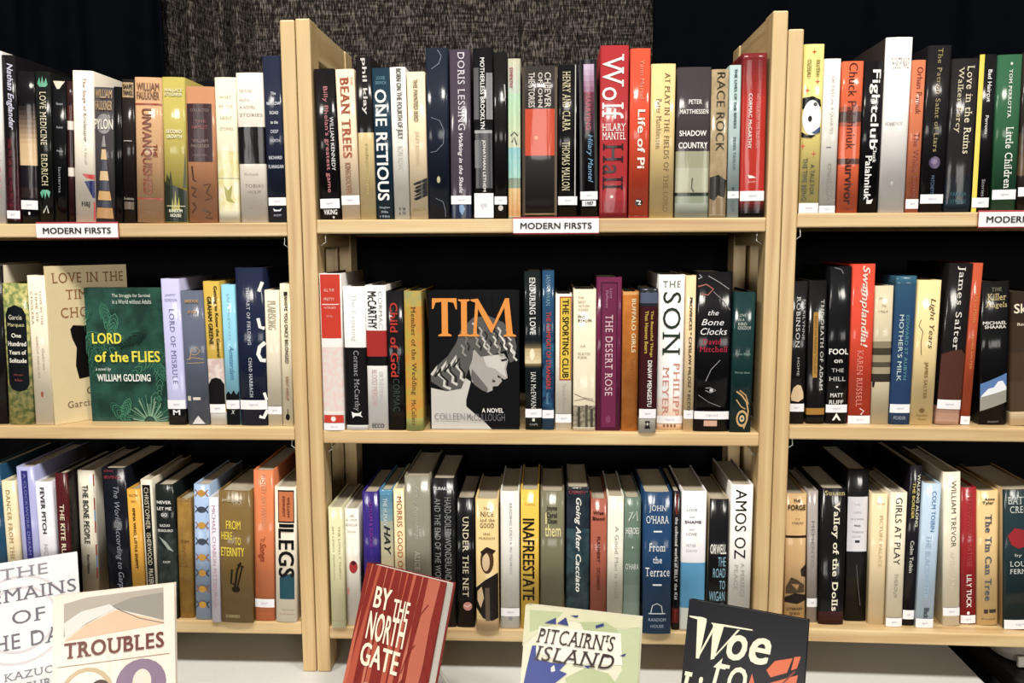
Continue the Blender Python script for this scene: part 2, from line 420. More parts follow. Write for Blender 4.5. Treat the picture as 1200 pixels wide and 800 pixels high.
# ---------------------------------------------------------------- bookcases
BAY = {'L': (-.34, .00522), 'M': (0, 0), 'R': (.34, -.026)}
SHELF = {'L': (.0049, -.2941, -.5964), 'M': (.0086, -.2983, -.6025), 'R': (.0142, -.2874, -.5927)}   # under-edges, above camera level
TH = .0198
def frame(bay):
    xp, a = BAY[bay]; k = math.hypot(1, a)
    return Vector((xp, D0, 0)), Vector((1/k, a/k, 0)), Vector((-a/k, 1/k, 0)), math.atan(a)
def hook(root, x, z, s):
    m = MB(); mt = plain('zinc_wire', '#c9c9c4', .3, .9)
    m.tube([(x, .016, z), (x, .016, z-.004), (x+s*.001, .016, z-.012), (x-s*.006, .016, z-.0165), (x-s*.010, .016, z-.0185)], .0009, mt, 6); m.build('shelf_hook', root)
def bookcase(bay, xl, xr, ztop, label):
    """xl, xr: outer faces, along the bay's own front line"""
    O, ex, ey, rz = frame(bay)
    c = O+ex*((xl+xr)/2); hw = (xr-xl)/2; SW = .0207; DP = .25
    root = tag(empty('bookcase', (c.x, c.y, ZT), rz), label, 'bookcase', 'pale wooden bookcases standing in a row')
    H = ztop+.6556; zz = lambda z: z+.6556
    wx, wy, wz = wood('x'), wood('y'), wood('z')
    for s in (-1, 1):
        fr = empty('side_frame', (s*(hw-SW/2), 0, 0)); fr.parent = root; w = SW/2
        m = MB(); m.box((-w, 0, 0), (w, .042, H), wz); m.build('front_stile', fr, .0022)
        m = MB(); m.box((-w, DP-.045, 0), (w, DP, H), wz); m.build('rear_stile', fr, .0022)
        for nm, z0, z1 in (('top_rail', H-.048, H-.0006), ('cross_rail', zz(SHELF[bay][0])-.02, zz(SHELF[bay][0])+TH), ('cross_rail', zz(SHELF[bay][1])-.02, zz(SHELF[bay][1])+TH), ('bottom_rail', zz(SHELF[bay][2])-.012, zz(SHELF[bay][2])+TH)):
            m = MB(); m.box((-w*.82, .042, z0), (w*.82, DP-.045, z1), wy); m.build(nm, fr, .001)
    for z in SHELF[bay]:
        m = MB(); m.box((-hw+SW, .0006, zz(z)), (hw-SW, .242, zz(z)+TH), wx); m.build('shelf', root, .002)
    for z in SHELF[bay]:
        m = MB(); m.box((-hw+SW, .2425, zz(z)-.004), (hw-SW, .25, zz(z)+TH+.012), wx); m.build('back_rail', root, .001)
    for z in SHELF[bay][:2]:
        for s in (-1, 1): hook(root, s*(hw-SW)-s*.0085, zz(z), -s)
    return root
bookcase('M', -.3551, .3217, .3054, 'middle pale wooden bookcase with the black face-out book on its centre shelf')
bookcase('L', -.0163-.6768, -.0163, .3038, 'pale wooden bookcase at left holding the green face-out book')
bookcase('R', -.0173, .6595, .2812, 'pale wooden bookcase at right, slightly shorter, holding the yellow panda book')

# black cloth hung over the open backs
for bay, xl, xr, lab in (('M', -.352, .318, 'black backing cloth hung behind the middle bookcase'), ('L', -.69, -.02, 'black backing cloth hung behind the bookcase with the green face-out book'), ('R', -.01, .65, 'black backing cloth hung behind the bookcase with the yellow panda book')):
    O, ex, ey, rz = frame(bay); rd = random.Random(bay); m = MB(); n = 110; V = []; ph = [rd.uniform(0, 6) for _ in range(3)]
    zs = [-.6546, -.5, -.3, -.1, .1, .25, .272]
    for z in zs:
        for i in range(n+1):
            x = xl+(xr-xl)*i/n; V.append((x, .262+.003*math.sin(x*31+ph[0]+z)+.002*math.sin(x*67+ph[1]), z-(.004*math.sin(x*9+ph[2]) if z == .272 else 0)))
    m.add(V, [(k*(n+1)+i, k*(n+1)+i+1, (k+1)*(n+1)+i+1, (k+1)*(n+1)+i) for k in range(len(zs)-1) for i in range(n)], plain('black_cloth', '#101116', .95, spec=.1), True)
    o = tag(m.build('backing_cloth', solid=.0012), lab, 'cloth'); o.location = O+Vector((0, 0, CZ)); o.rotation_euler = (0, 0, rz)

def ray(px, py): return FX*FOC+RX*(px-600)-UX*(py-400)
def on_plane(bay, px, py, y):
    """the point seen at a pixel, on the plane y behind the bay's front: (x along the front, height)"""
    O, ex, ey, rz = frame(bay); d = ray(px, py); k = (O.dot(ey)+y)/d.dot(ey); q = d*k
    return (q-O).dot(ex), q.z
def on_shelf(bay, px, py, z):
    O, ex, ey, rz = frame(bay); d = ray(px, py); q = d*(z/d.z)
    return (q-O).dot(ex), (q-O).dot(ey)

# signs hung on the top shelves' edges
def shelf_sign(bay, pxc, label):
    O, ex, ey, rz = frame(bay); x, z = on_plane(bay, pxc, 262, 0); z0 = SHELF[bay][0]
    b = O+ex*x-ey*.0012
    root = tag(empty('shelf_sign', (b.x, b.y, CZ+z0-.0005), rz), label, 'sign', 'card signs on the top shelf edges')
    w, h = .0605, .0225; red = plain('red_card', '#b8303a', .5); wh = plain('white_card', '#f2eff0', .5)
    m = MB(); m.box((-w, -.0012, -.0015), (w, .0010, h), red); m.build('red_backing', root, .0004)
    m = MB(); m.box((-w+.0003, -.0018, .0003), (w-.0003, -.0012, h-.0022), wh); m.build('card', root)
    g, fs = glyphs('MODERN FIRSTS', 'b'); m = MB()
    m.add([(-w*.83+w*1.66*a, -.0021-.00003*l, .0058+.0088*b_) for a, b_, l in g], fs, plain('black_print', '#232225', .5)); m.build('lettering', root)
shelf_sign('L', 91, 'white sign with red edge under the red-and-blue flagged cream book')
shelf_sign('M', 651.5, 'white sign with red edge on the middle bookcase')
shelf_sign('R', 1199, 'white sign with red edge below the green book, cut off by the picture edge')

# a slumped bag on the second table, under the end of the bookcase
def bag():
    mt = plain('bag_canvas', ('#8f877c'), .8, scale=180, amt=.25); dk = plain('bag_lining', '#3c3338', .9, scale=90, amt=.3); pl = plain('piping', '#a79f8a', .6)
    root = tag(empty('bag', (.786, 1.305, ZT)), 'slumped grey-brown canvas bag with pale piping under the shelf end', 'bag')
    def loop(s, z, j=0): return [(.085*s*math.copysign(abs(math.cos(a))**.55, math.cos(a)), .06*s*math.copysign(abs(math.sin(a))**.6, math.sin(a)), z+j*math.sin(3*a+1)) for a in [2*math.pi*k/36 for k in range(36)]]
    m = MB(); R = [loop(.9, .001), loop(1, .006), loop(1.04, .02, .001), loop(1.0, .032, .0015), loop(.93, .0385, .001), loop(.80, .040, .001), loop(.7, .036), loop(.4, .033), loop(.1, .032)]
    V = [v for q in R for v in q]; n = 36
    m.add(V, [(j*n+i, j*n+(i+1) % n, (j+1)*n+(i+1) % n, (j+1)*n+i) for j in range(len(R)-1) for i in range(n)]+[tuple(range(n))[::-1], tuple((len(R)-1)*n+i for i in range(n))], mt, True); m.build('body', root)
    m = MB(); q = loop(.95, .0385, .001); m.tube(q+q[:1], .0022, pl); m.build('piping', root)
    m = MB(); m.box((-.07, -.0655, .002), (.075, -.059, .019), plain('pale_canvas', '#cdc9bd', .8)); m.build('front_pocket', root, .002)
    m = MB(); m.tube([(-.03+.06*k/12, -.056-.012*math.sin(math.pi*k/12), .034-.012*math.sin(math.pi*k/12)) for k in range(13)], .004, dk); m.build('handle', root)
bag()

# ---------------------------------------------------------------- books
ROWS = {}                                                        # (bay, shelf) -> specs
YS = {'T': {'L': (40, 3.335), 'M': (40, 3.335), 'R': (30, 3.2)}, 'M': {'L': (300, 3.635), 'M': (300, 3.635), 'R': (300, 3.636)}, 'B': {'L': (520, 3.333), 'M': (520, 3.333), 'R': (520, 3.333)}}
WHERE = {'L': 'left', 'M': 'middle', 'R': 'right'}; WH2 = {'T': 'top', 'M': 'centre', 'B': 'bottom'}
def B(row, bot, top, base, look, items=(), depth=None, bulge=None, side=None, kind='jacket', pages='#bcb199', crop=None, inset=None, fix=None):
    """one standing book, measured on the photo: spine foot (left, right, y) and spine head (left, right, y)"""
    bay, s = row; ROWS.setdefault(row, []).append(dict(row=row, bot=bot, top=top, base=base, look=look, items=list(items), depth=depth, bulge=bulge, side=side, kind=kind, pages=pages, crop=crop, inset=inset, fix=fix))
def flat(items):
    for it in items:
        if isinstance(it, list): yield from flat(it)
        else: yield it
def solve(b):
    bay, s = b['row']; z0 = SHELF[bay]['TMB'.index(s)]+TH; b['z0'] = z0
    xl, xr, yt = b['top']
    if b['bot'] and s != 'T' and b['inset'] is None:
        bl, br, yb = b['bot']; _, y = on_shelf(bay, (bl+br)/2, yb, z0); y = max(-.006, min(.03, y))
    else: y = b['inset'] if b['inset'] is not None else .0045
    b['y'] = y
    a, zt = on_plane(bay, xl, yt, y); c, _ = on_plane(bay, xr, yt, y)
    if b['bot']:
        bl, br, yb = b['bot']; p0, _ = on_plane(bay, bl, yb, y); p1, _ = on_plane(bay, br, yb, y)
        b['yb'] = yb
    else:
        p0, p1 = a, c
    b['t'] = ((c-a)+(p1-p0))/2; x0 = (p0+p1)/2; x1 = (a+c)/2
    sl = (x1-x0)/(zt-z0)
    if abs(sl) < .008: x0 = x1 = (x0+x1)/2; sl = 0
    b['x'] = x0; b['sl'] = sl; b['h'] = math.hypot(x1-x0, zt-z0)
    # picture row of the foot, for reading v off the photo
    O, ex, ey, rz = frame(bay); q = O+ex*x0+ey*y+Vector((0, 0, z0)); b['vb'] = 400-FOC*q.dot(UX)/q.dot(FX)
    q = O+ex*x1+ey*y+Vector((0, 0, zt)); b['vt'] = 400-FOC*q.dot(UX)/q.dot(FX)
def settle(row):
    L = ROWS[row]
    for b in L: solve(b)
    L.sort(key=lambda b: b['x'])
    lim = {'L': (-9, -.0376), 'M': (-.3344, .3002), 'R': (.0034, 9)}[row[0]]
    G = .0004
    for it in range(6):
        for a, b in zip(L, L[1:]):
            if a['y'] > b['y']+.16 or b['y'] > a['y']+.16: continue
            for _ in range(2):
                hz = min(a['h'], b['h'])
                g = [(b['x']+b['sl']*z-b['t']/2*math.hypot(1, b['sl']))-(a['x']+a['sl']*z+a['t']/2*math.hypot(1, a['sl'])) for z in (0, hz)]
                k = min(g)
                if k >= G: break
                if abs(g[0]-g[1]) > .002:                      # leans disagree: draw them together
                    dl = (a['sl']-b['sl'])*.5; a['sl'] -= dl*.5; b['sl'] += dl*.5
                    continue
                d = G-k+.0001
                a['t'] -= d/2; a['x'] -= d/4; b['t'] -= d/2; b['x'] += d/4
    for b in L:
        for z in (0, b['h']):
            d = lim[0]-(b['x']+b['sl']*z-b['t']/2)
            if d > 0: b['x'] += d/2+.0002; b['t'] -= d
            d = (b['x']+b['sl']*z+b['t']/2)-lim[1]
            if d > 0: b['x'] -= d/2+.0002; b['t'] -= d
def raise_book(b):
    bay, s = b['row']; O, ex, ey, rz = frame(bay)
    oy, sc = b['crop'] or YS[s][bay]; vt, vb = b['vt'], b['vb']
    V = lambda y: max(-.0, min(1.0, (oy+y/sc-vt)/(vb-vt)))
    items = []
    for it in flat(b['items']):
        if it[0] == 't': items.append(it[:5]+(V(it[5]), V(it[6]), it[7]))
        elif it[0] == 'p': items.append(('p', it[1], [(u, V(v)) for u, v in it[2]]))
        elif it[0] == 'l': items.append(('l', it[1], it[2], [(u, V(v)) for u, v in it[3]]))
        elif it[0] == 'b': items.append(('b', V(it[1]), V(it[2]), it[3]))
        elif it[0] == 's': items.append(('s', V(it[1]), V(it[2]), it[3], it[4]))
    t_, h = b['t'], b['h']; d = b['depth'] or min(.165, max(.115, h*.655)); bu = b['bulge'] if b['bulge'] is not None else .0007+.035*t_
    bt = min(.0024, t_*.14)
    th = math.atan(b['sl']); piv = t_/2*abs(math.sin(th))
    q = O+ex*b['x']+ey*b['y']
    rot = Matrix.Rotation(rz, 3, 'Z') @ Matrix.Rotation(th, 3, 'Y')
    root = empty('book', (q.x, q.y, CZ+b['z0']+piv+.0003), rot=rot.to_quaternion())
    tag(root, b['look'], 'book', 'books on the %s shelf of the %s bookcase' % (WH2[s], WHERE[bay]))
    bands = [i for i in items if i[0] == 'b']
    cover_mesh(t_, h, d, bu, bt, b['base'], bands, b['side'], b['kind']).build('cover', root)
    page_block(t_, h, d, bu, bt, b['pages']).build('pages', root)
    place = lambda u, v, l: ((u-.5)*t_*.985, bu*abs(2*min(1, max(0, u))-1)**2.4-l, h*(1-v))
    print_on(items, place, t_/h, root)

LT, MT, RT, LM, MM, RM, LB, MBT, RB = ('L','T'), ('M','T'), ('R','T'), ('L','M'), ('M','M'), ('R','M'), ('L','B'), ('M','B'), ('R','B')
K, WH, CR = '#17161a', '#eeebe6', '#e9dfc4'
# --- top shelf, left bookcase
B(LT, (-18, 6.5, 260), (-22, .5, 60), '#ded9d6', 'white book cut by the picture edge beside the purple-black one', [t('ALLEGRA', '#c98f8f', .6, .85, 420, 650)])
B(LT, (7, 24.5, 260), (1, 15, 65), '#1d191f', 'tall black book with white script above and dark red lettering below', [gr(400, 730, '#2a1519', '#541a24', 5), t('Nathan Englander', '#c9c8de', .3, .85, 115, 372, 'dib'), t('What We Talk About', '#8b2f3b', .3, .62, 405, 560), t('When We Talk', '#7d2a36', .3, .6, 570, 680), st(690, 722)])
B(LT, (24.5, 45, 259), (19.5, 39, 84.5), '#1a161c', 'black book with a sandy sunset panel across its spine', [gr(280, 425, '#2b2326', '#cfae85', 8), gr(425, 512, '#cfae85', '#d9bb8d', 3), bd(512, 600, '#221c26'), bd(600, 640, '#352826'), st(650, 686), e('#e8e4de', .44, .56, 695, 708)])
B(LT, (45.5, 62, 258.5), (40, 58.5, 84.5), '#1b1f1c', 'black-green book with jagged teal ornaments and pale serif capitals', [t('LOVE MEDICINE', '#d9d2b4', .3, .72, 225, 432, 's'), t('ERDRICH', '#c8bf98', .3, .72, 468, 592, 's'), p('#5fae8f', (.15, 195), (.3, 170), (.4, 195), (.5, 165), (.6, 195), (.75, 172), (.85, 198), (.7, 207), (.3, 207)), p('#5fae8f', (.15, 620), (.3, 642), (.4, 618), (.5, 645), (.6, 618), (.75, 640), (.85, 615), (.7, 608), (.3, 608)), ln('#b8b6aa', .1, (.35, 700), (.6, 672), (.7, 700))])
B(LT, (62.2, 79, 258), (63, 77, 95.5), '#15151a', 'short black book with a cream triangle at the spine head', [p('#e6ddc6', (.05, 186), (.95, 186), (.55, 216), (.35, 216)), t('Stuart', '#bdbcc4', .3, .8, 268, 278, 'h'), t('Dybek', '#bdbcc4', .3, .8, 360, 370, 'h'), t('Paper', '#bdbcc4', .3, .8, 452, 462, 'h'), t('lanterns', '#8f9098', .4, .6, 520, 620)])
B(LT, (79.8, 87.3, 258), (77.4, 83.2, 95.5), '#3d1f20', 'thin dark maroon book with two white blocks on its spine', [bd(338, 372, '#dcd4c8'), bd(520, 554, '#dcd4c8'), bd(280, 336, '#5b2a24')])
B(LT, (88, 111.5, 257), (83.4, 108, 83.5), '#efe5d3', 'cream book with a red and blue flag fragment low on its spine', [t('The Siege of Krishnapur', '#5a2a2a', .48, .68, 172, 420, 's'), t('J G Farrell', '#a39a90', .5, .66, 432, 508, 's'), p('#c23b38', (.38, 545), (1, 548), (1, 568), (.6, 562)), p('#27306b', (.5, 575), (1, 570), (1, 640), (.9, 640)), p('#c23b38', (.92, 655), (1, 655), (1, 728), (.92, 728)), t('H&J', '#2e2a2c', .35, .75, 655, 680, 'hb')])
B(LT, (111.7, 134.3, 257.5), (109.7, 132, 103), '#4b4549', 'charcoal book with a striped sandy tower and grey oval', [t('WILLIAM', '#b99c74', .08, .95, 218, 252, 'hb'), t('FAULKNER', '#b99c74', .08, .95, 262, 298, 'hb'), e('#8b8789', .1, .9, 312, 390), t('PYLON', '#e4dccb', .0, .98, 332, 372, 'hb'), p('#8d8887', (.45, 400), (.5, 395), (.55, 400), (.6, 440), (.38, 440)), p('#cfae7c', (.38, 450), (.6, 450), (.64, 490), (.33, 490)), p('#3d4050', (.33, 492), (.64, 492), (.68, 532), (.29, 532)), p('#cfae7c', (.29, 535), (.68, 535), (.73, 572), (.24, 572)), p('#3d4050', (.24, 574), (.73, 574), (.78, 612), (.19, 612)), p('#c99c62', (.19, 614), (.78, 614), (.85, 650), (.13, 650)), p('#3d4050', (.13, 652), (.85, 652), (.9, 678), (.08, 678)), p('#b98a55', (.08, 680), (.9, 680), (.95, 722), (.02, 722))])
B(LT, (134.8, 143.5, 258), (133, 141.8, 102), '#121116', 'thin plain black book beside the striped tower book', [])
B(LT, (144.5, 158.7, 260), (142.5, 157.6, 93.5), '#2a211f', 'narrow black-brown book with a tan title block at its head', [r('#b4966c', .05, .95, 190, 248), t('SHAPE', '#2b211d', .12, .9, 198, 216, 'hb'), t('THINGS', '#2b211d', .12, .9, 222, 240, 'hb'), r('#a59a90', .1, .8, 414, 418), r('#6a5b4d', .1, .9, 655, 685), t('Doubleday', '#b9ad9d', .1, .9, 638, 650, 'h')])
B(LT, (160, 192, 260), (158, 189.8, 91.5), '#c49a70', 'thick tan book with brown title lettering between two red rules', [t('WILLIAM', '#8a6248', .08, .92, 192, 222, 'hb'), t('FAULKNER', '#8a6248', .08, .92, 226, 256, 'hb'), r('#a8503f', .0, 1, 271, 278), t('UNVANQUISHED', '#8c4229', .2, .62, 292, 628, 'b'), t('THE', '#8c4229', .66, .82, 430, 480, 'b'), r('#a8503f', .0, 1, 641, 648), t('Random House', '#96684c', .1, .9, 690, 702, 'h')], bulge=.002)
B(LT, (192.5, 220.3, 260.5), (190.5, 216, 91), '#b5a64f', 'yellow-green book with dark grassy base and white lettering', [t('WALLACE', '#e9e3c0', .1, .9, 214, 226, 'hb'), t('STEGNER', '#e9e3c0', .1, .9, 230, 242, 'hb'), t('SECOND', '#efe9cc', .15, .85, 372, 386, 'hb'), t('GROWTH', '#efe9cc', .15, .85, 392, 406, 'hb'), p('#2c3426', (0, 575), (1, 612), (1, 735), (0, 735)), p('#a9a347', (.3, 690), (.36, 640), (.42, 680), (.5, 610), (.56, 680), (.66, 635), (.7, 690)), p('#3e4324', (.05, 585), (.12, 545), (.2, 590), (.3, 530), (.38, 595)), p('#3e4324', (.85, 600), (.98, 440), (1, 600)), r('#cfcaa5', .08, .92, 671, 674), t('RANDOM', '#e8e4cf', .2, .8, 685, 698, 'hb'), t('HOUSE', '#e8e4cf', .25, .75, 703, 716, 'hb')])
B(LT, (220.5, 255, 260.5), (216.2, 249.5, 102), '#b8805a', 'copper-coloured book with a dark plum title block', [r('#4a3338', .02, .9, 272, 498), t('COLLECTED', '#9b827e', .15, .8, 292, 303, 'h'), t('THE', '#a06a64', .3, .7, 335, 345, 'h'), t('HAMLET', '#a85c58', .2, .75, 356, 370, 'h'), t('WILLIAM', '#9b827e', .2, .75, 410, 422, 'h'), t('FAULKNER', '#9b827e', .15, .8, 430, 442, 'h'), t('NOVEL', '#8c716c', .2, .75, 468, 476, 'h'), ln('#5a3a2b', .06, (.15, 515), (.2, 570), (.3, 575)), ln('#5a3a2b', .06, (.1, 600), (.3, 605), (.15, 630), (.3, 640)), ln('#5a3a2b', .05, (.55, 590), (.8, 585), (.65, 620), (.85, 640), (.6, 650)), ln('#5a3a2b', .06, (.15, 660), (.28, 680), (.12, 700)), ln('#5a3a2b', .05, (.5, 690), (.8, 700), (.6, 720), (.85, 722))])
B(LT, (256.5, 280.5, 260.5), (250.4, 275, 91), '#e3dcc0', 'cream book with yellow-green wash across the lower spine', [bd(455, 560, ('#d9cf8c', '#e3dcb8', 60)), bd(560, 565, '#b6ad86'), bd(565, 690, ('#dcd28f', '#e6dfc4', 50)), t('WHAT', '#b9b094', .2, .8, 240, 252, 'h'), t('WE TALK', '#b9b094', .15, .85, 275, 287, 'h'), t('ABOUT', '#b9b094', .2, .8, 320, 332, 'h'), t('STORIES', '#b5ac92', .2, .85, 362, 374, 'h'), p('#a7a050', (.3, 590), (.5, 610), (.72, 588), (.62, 640), (.8, 660), (.4, 650))])
B(LT, (282, 313.5, 260.5), (275.6, 307.2, 85.5), '#e2d8ca', 'ivory book with a broad black block across the middle', [bd(360, 505, '#1d1b1e'), t('THE ROAD', '#b9aea0', .1, .6, 215, 228, 'h'), t('HOME', '#b9aea0', .1, .5, 250, 262, 'h'), t('A NOVEL', '#b0a596', .1, .7, 278, 290, 'h'), t('STORIES', '#9d9284', .1, .95, 308, 320, 'h'), t('Richard', '#9d9284', .2, .7, 540, 550, 'h'), t('TOBIAS', '#8a8073', .2, .9, 585, 598, 'h'), t('WOLFF', '#8a8073', .3, .8, 610, 622, 'h'), t('KNOPF', '#a2988a', .25, .8, 680, 690, 'h')])
B(LT, (314, 338.7, 261.5), (307.6, 327, 65.5), '#272e46', 'tall navy book with small stacked white words and a sticker', [t('The', '#d6d9e2', .4, .68, 224, 236, 'hb'), t('NARROW', '#d6d9e2', .15, .9, 262, 275, 'hb'), t('ROAD', '#d6d9e2', .3, .78, 298, 311, 'hb'), t('to the', '#d6d9e2', .32, .74, 335, 348, 'hb'), t('DEEP', '#b9bccb', .32, .74, 371, 384, 'hb'), t('NORTH', '#b9bccb', .26, .8, 407, 419, 'hb'), t('RICHARD', '#c6c9d5', .14, .88, 473, 486, 'hb'), t('FLANAGAN', '#c6c9d5', .1, .94, 508, 522, 'hb'), st(637, 669), p('#d6d9e2', (.25, 680), (.4, 686), (.6, 686), (.75, 680), (.66, 692), (.3, 692)), t('KNOPF', '#aeb2c2', .28, .72, 704, 712, 'h')])
# --- top shelf, middle bookcase
B(MT, (375.5, 399.3, 258), (367.6, 390.3, 81), '#1c181c', 'black book with pink script and white capitals, far left end', [t("Billy Phelan's greatest game", '#cf8288', .38, .66, 205, 618), t('WILLIAM KENNEDY', '#dedbdc', .7, .88, 322, 532), st(643, 681), t('VIKING', '#e8e6e2', .18, .86, 686, 706, 'hb'), e('#cfccc6', .62, .72, 712, 722)])
B(MT, (401, 422.3, 258), (392.5, 414.2, 81.5), '#ecd5b4', 'peach-cream book with big brick-red spaced capitals', [t('BEAN TREES', '#b0573c', .22, .72, 168, 482, 'sb'), t('THE', '#b0573c', .8, .92, 168, 200, 's'), t('KINGSOLVER', '#9c6a4c', .3, .6, 500, 626, 'sb'), st(630, 667)])
B(MT, (423.5, 440.5, 258), (415.2, 435.2, 66.5), '#e2c98f', 'tan book with a glossy black upper half', [bd(80, 382, '#201c1f'), t('phil klay', '#d8d4d0', .35, .72, 95, 312, 'b'), t('redeployment', '#b9ab6d', .4, .66, 425, 628, 'b')])
B(MT, (441, 461.5, 258), (435.4, 455.6, 80), '#1c3a4d', 'deep teal book with huge white notched capitals', [t('LOUISE', '#6c9ab0', .25, .75, 165, 178, 'h'), t('ERDRICH', '#6c9ab0', .2, .8, 184, 196, 'h'), t('ONE RETIOUS', '#f0eeea', .12, .8, 216, 650, 'b'), t('Houghton', '#a8bcc6', .2, .8, 672, 684, 'h'), t('Mifflin', '#a8bcc6', .3, .7, 690, 700, 'h'), t('1986', '#8aa0ac', .2, .8, 708, 718, 'h')])
B(MT, (462.3, 480.5, 258), (456.5, 474.3, 79), '#e6e3da', 'white paperback with grey condensed capitals down the spine', [t('BORN ON THE FOURTH OF JULY', '#5c5a58', .3, .74, 135, 408, 'b'), t('RON KOVIC', '#b9b6b0', .34, .7, 436, 532), t('V', '#3a3838', .3, .45, 678, 690, 'hb'), t('W', '#3a3838', .55, .75, 678, 690, 'hb'), t('6', '#3a3838', .3, .42, 696, 706, 'hb'), t('76', '#3a3838', .55, .75, 696, 706, 'hb')])
B(MT, (481.2, 502, 258), (475.6, 497, 84.5), '#e6d2ae', 'sand-coloured book with black claw strokes near the foot', [t('THE PAINTED BIRD', '#8a7a60', .35, .6, 176, 340, 'b'), t('JERZY KOSINSKI', '#c2b28f', .35, .6, 376, 512)]+[p(K, (1, 560+k*14), (1, 575+k*14), (.25+.08*(k % 3), 590+k*15), (.2+.1*(k % 2), 583+k*15)) for k in range(5)]+[t('BANTAM', '#8f8148', .15, .85, 682, 692, 'hb')])
B(MT, (502.6, 527, 258), (498.6, 525.3, 56.5), '#232b3d', 'tall dark navy book with thin white arcs', [ln('#9aa3b5', .02, (.55, 62), (.72, 85), (.6, 115), (.25, 135)), ln('#8790a4', .02, (.2, 322), (.6, 335), (.8, 375), (.75, 425), (.4, 455), (.15, 458)), ln('#7d869b', .02, (.35, 640), (.7, 655), (.8, 690), (.8, 715)), e('#b5ac85', .42, .58, 553, 580), t('THE SCAR', '#41485c', .3, .7, 225, 238, 'h')])
B(MT, (528.5, 553, 258), (526.6, 550, 58), '#4a3e4c', 'plum-grey book with white capitals and white italic words', [t('DORIS LESSING', '#d9d3dc', .4, .74, 72, 372, 's'), t('Walking in the Shade', '#e2dde4', .36, .62, 384, 620, 'ib'), st(630, 664), bd(664, 720, '#2d3550'), p('#7f9cc4', (.4, 670), (.55, 660), (.7, 682), (.55, 708), (.42, 692))])
B(MT, (555.3, 578.3, 258), (554.6, 577.6, 56.5), '#16151a', 'black book with grey photo patches and a big square sticker', [r('#56565a', .02, .3, 130, 330), r('#85868a', .66, .98, 150, 330), r('#9c9da0', .05, .95, 372, 384), r('#4b4d50', .1, .95, 384, 600), r('#6d6f72', .05, .4, 410, 520), t('MOTHERLESS BROOKLYN', '#eceae8', .36, .58, 92, 368, 'b'), t('JONATHAN LETHEM', '#dedcda', .42, .62, 410, 614, 'b'), st(620, 718)])
B(MT, (579.3, 594.5, 258), (578.5, 593, 61.5), '#1e1b1e', 'narrow black book beside the photo-patched one', [ln('#b9b6b2', .1, (.85, 195), (.9, 240), (.8, 260)), e('#c8c0b8', .3, .7, 668, 690), st(633, 665)])
B(MT, (596, 610.5, 257), (594.8, 609.3, 69), '#bcc3a4', 'narrow pastel book with green, pink and teal beach colours', [gr(97, 230, '#c9c6ac', '#b5c6b4', 5), gr(230, 380, '#a5cfae', '#b8c99d', 5), gr(440, 560, '#79b6bd', '#8fc0b2', 5), bd(560, 600, '#75866e'), gr(600, 712, '#d0ae6f', '#c98c4c', 5), t('SYMPATHY', '#b5526a', .1, .4, 130, 210, 'b'), ln('#4d5a3c', .12, (.2, 395), (.5, 380), (.8, 395)), ln('#4d5a3c', .12, (.3, 420), (.5, 400), (.7, 430))])
B(MT, (612.6, 653.2, 257), (611, 653, 78), '#3a3634', 'thick short charcoal book with an orange-red middle band', [bd(290, 472, '#cf4a2c'), r('#54483c', .0, .08, 130, 710), r('#6a5a4a', .93, 1, 130, 710), r('#8d6a3c', .06, .95, 700, 706), t('THE STORIES', '#cfc9c2', .18, .36, 150, 285, 'b'), t('OF JOHN', '#cfc9c2', .42, .58, 150, 285, 'b'), t('CHEEVER', '#cfc9c2', .64, .82, 150, 285, 'b'), e('#e9a27c', .35, .45, 395, 410)], bulge=.0012)
B(MT, (654.6, 676.8, 257), (653.6, 677, 76), '#151417', 'black book with cream condensed serif capitals and a white edge line', [t('HENRY AND CLARA', '#cfc49c', .22, .62, 146, 376, 's'), t('THOMAS MALLON', '#cfc49c', .2, .6, 418, 610, 's'), r('#d6d2cc', .86, .9, 120, 640), st(633, 667)])
B(MT, (679.5, 701.3, 257), (679, 698.6, 70), '#1b181d', 'dark book with pale glare painted over its violet head, pink capitals, blue script', [bd(100, 118, '#24202a'), gr(118, 225, '#c9b6d4', '#8d5a76', 5), gr(225, 380, '#7a3a4c', '#3d2a3c', 4), r('#151318', 0, .25, 100, 640), r('#151318', .85, 1, 100, 640), t('MARRYING', '#b84f5f', .35, .65, 228, 372, 'b'), t('Hilary Mantel', '#6d9fc4', .38, .75, 390, 578, 'i'), st(614, 646), r('#dfe3e6', .1, .9, 650, 672), t('1987', '#25303c', .3, .75, 654, 668, 'hb')])  # head gradient: white wrap glare put into the violet print colour
B(MT, (703, 734.6, 255.5), (703, 737.6, 53.5), '#a82a30', 'tall crimson book with huge white letters and dark second word', [t('Wolf', '#f2eee9', .06, .84, 78, 328, 's'), t('HILARY', '#efe6e0', .08, .92, 346, 374, 'hs'), t('MANTEL', '#efe6e0', .08, .92, 380, 408, 'hs'), t('Hall', '#2b1d26', .1, .84, 424, 606, 's'), e('#e0d5cc', .38, .5, 628, 640), gr(650, 720, '#a02a30', '#8a2228', 3)], bulge=.0016)
B(MT, (736.6, 760, 255.5), (739, 762.3, 57), '#d94a2b', 'bright orange-red book with white title and round black emblem', [t('Yann Martel', '#f0a186', .5, .7, 100, 250), t('Life of Pi', '#f4ece2', .4, .78, 292, 522, 'b'), e('#1e1c1e', .3, .7, 643, 672), ln('#f0ece6', .07, (.38, 650), (.6, 652), (.5, 665), (.62, 664)), r('#8a2d1f', 0, 1, 708, 713)])
B(MT, (761, 788.6, 255.5), (763.4, 792.5, 75), '#dcc082', 'straw-yellow book with two columns of brown serif lettering', [t('AT PLAY IN THE FIELDS OF THE LORD', '#7a6440', .56, .78, 150, 695, 's'), t('Peter Matthiessen', '#84704a', .22, .44, 250, 445, 's')])
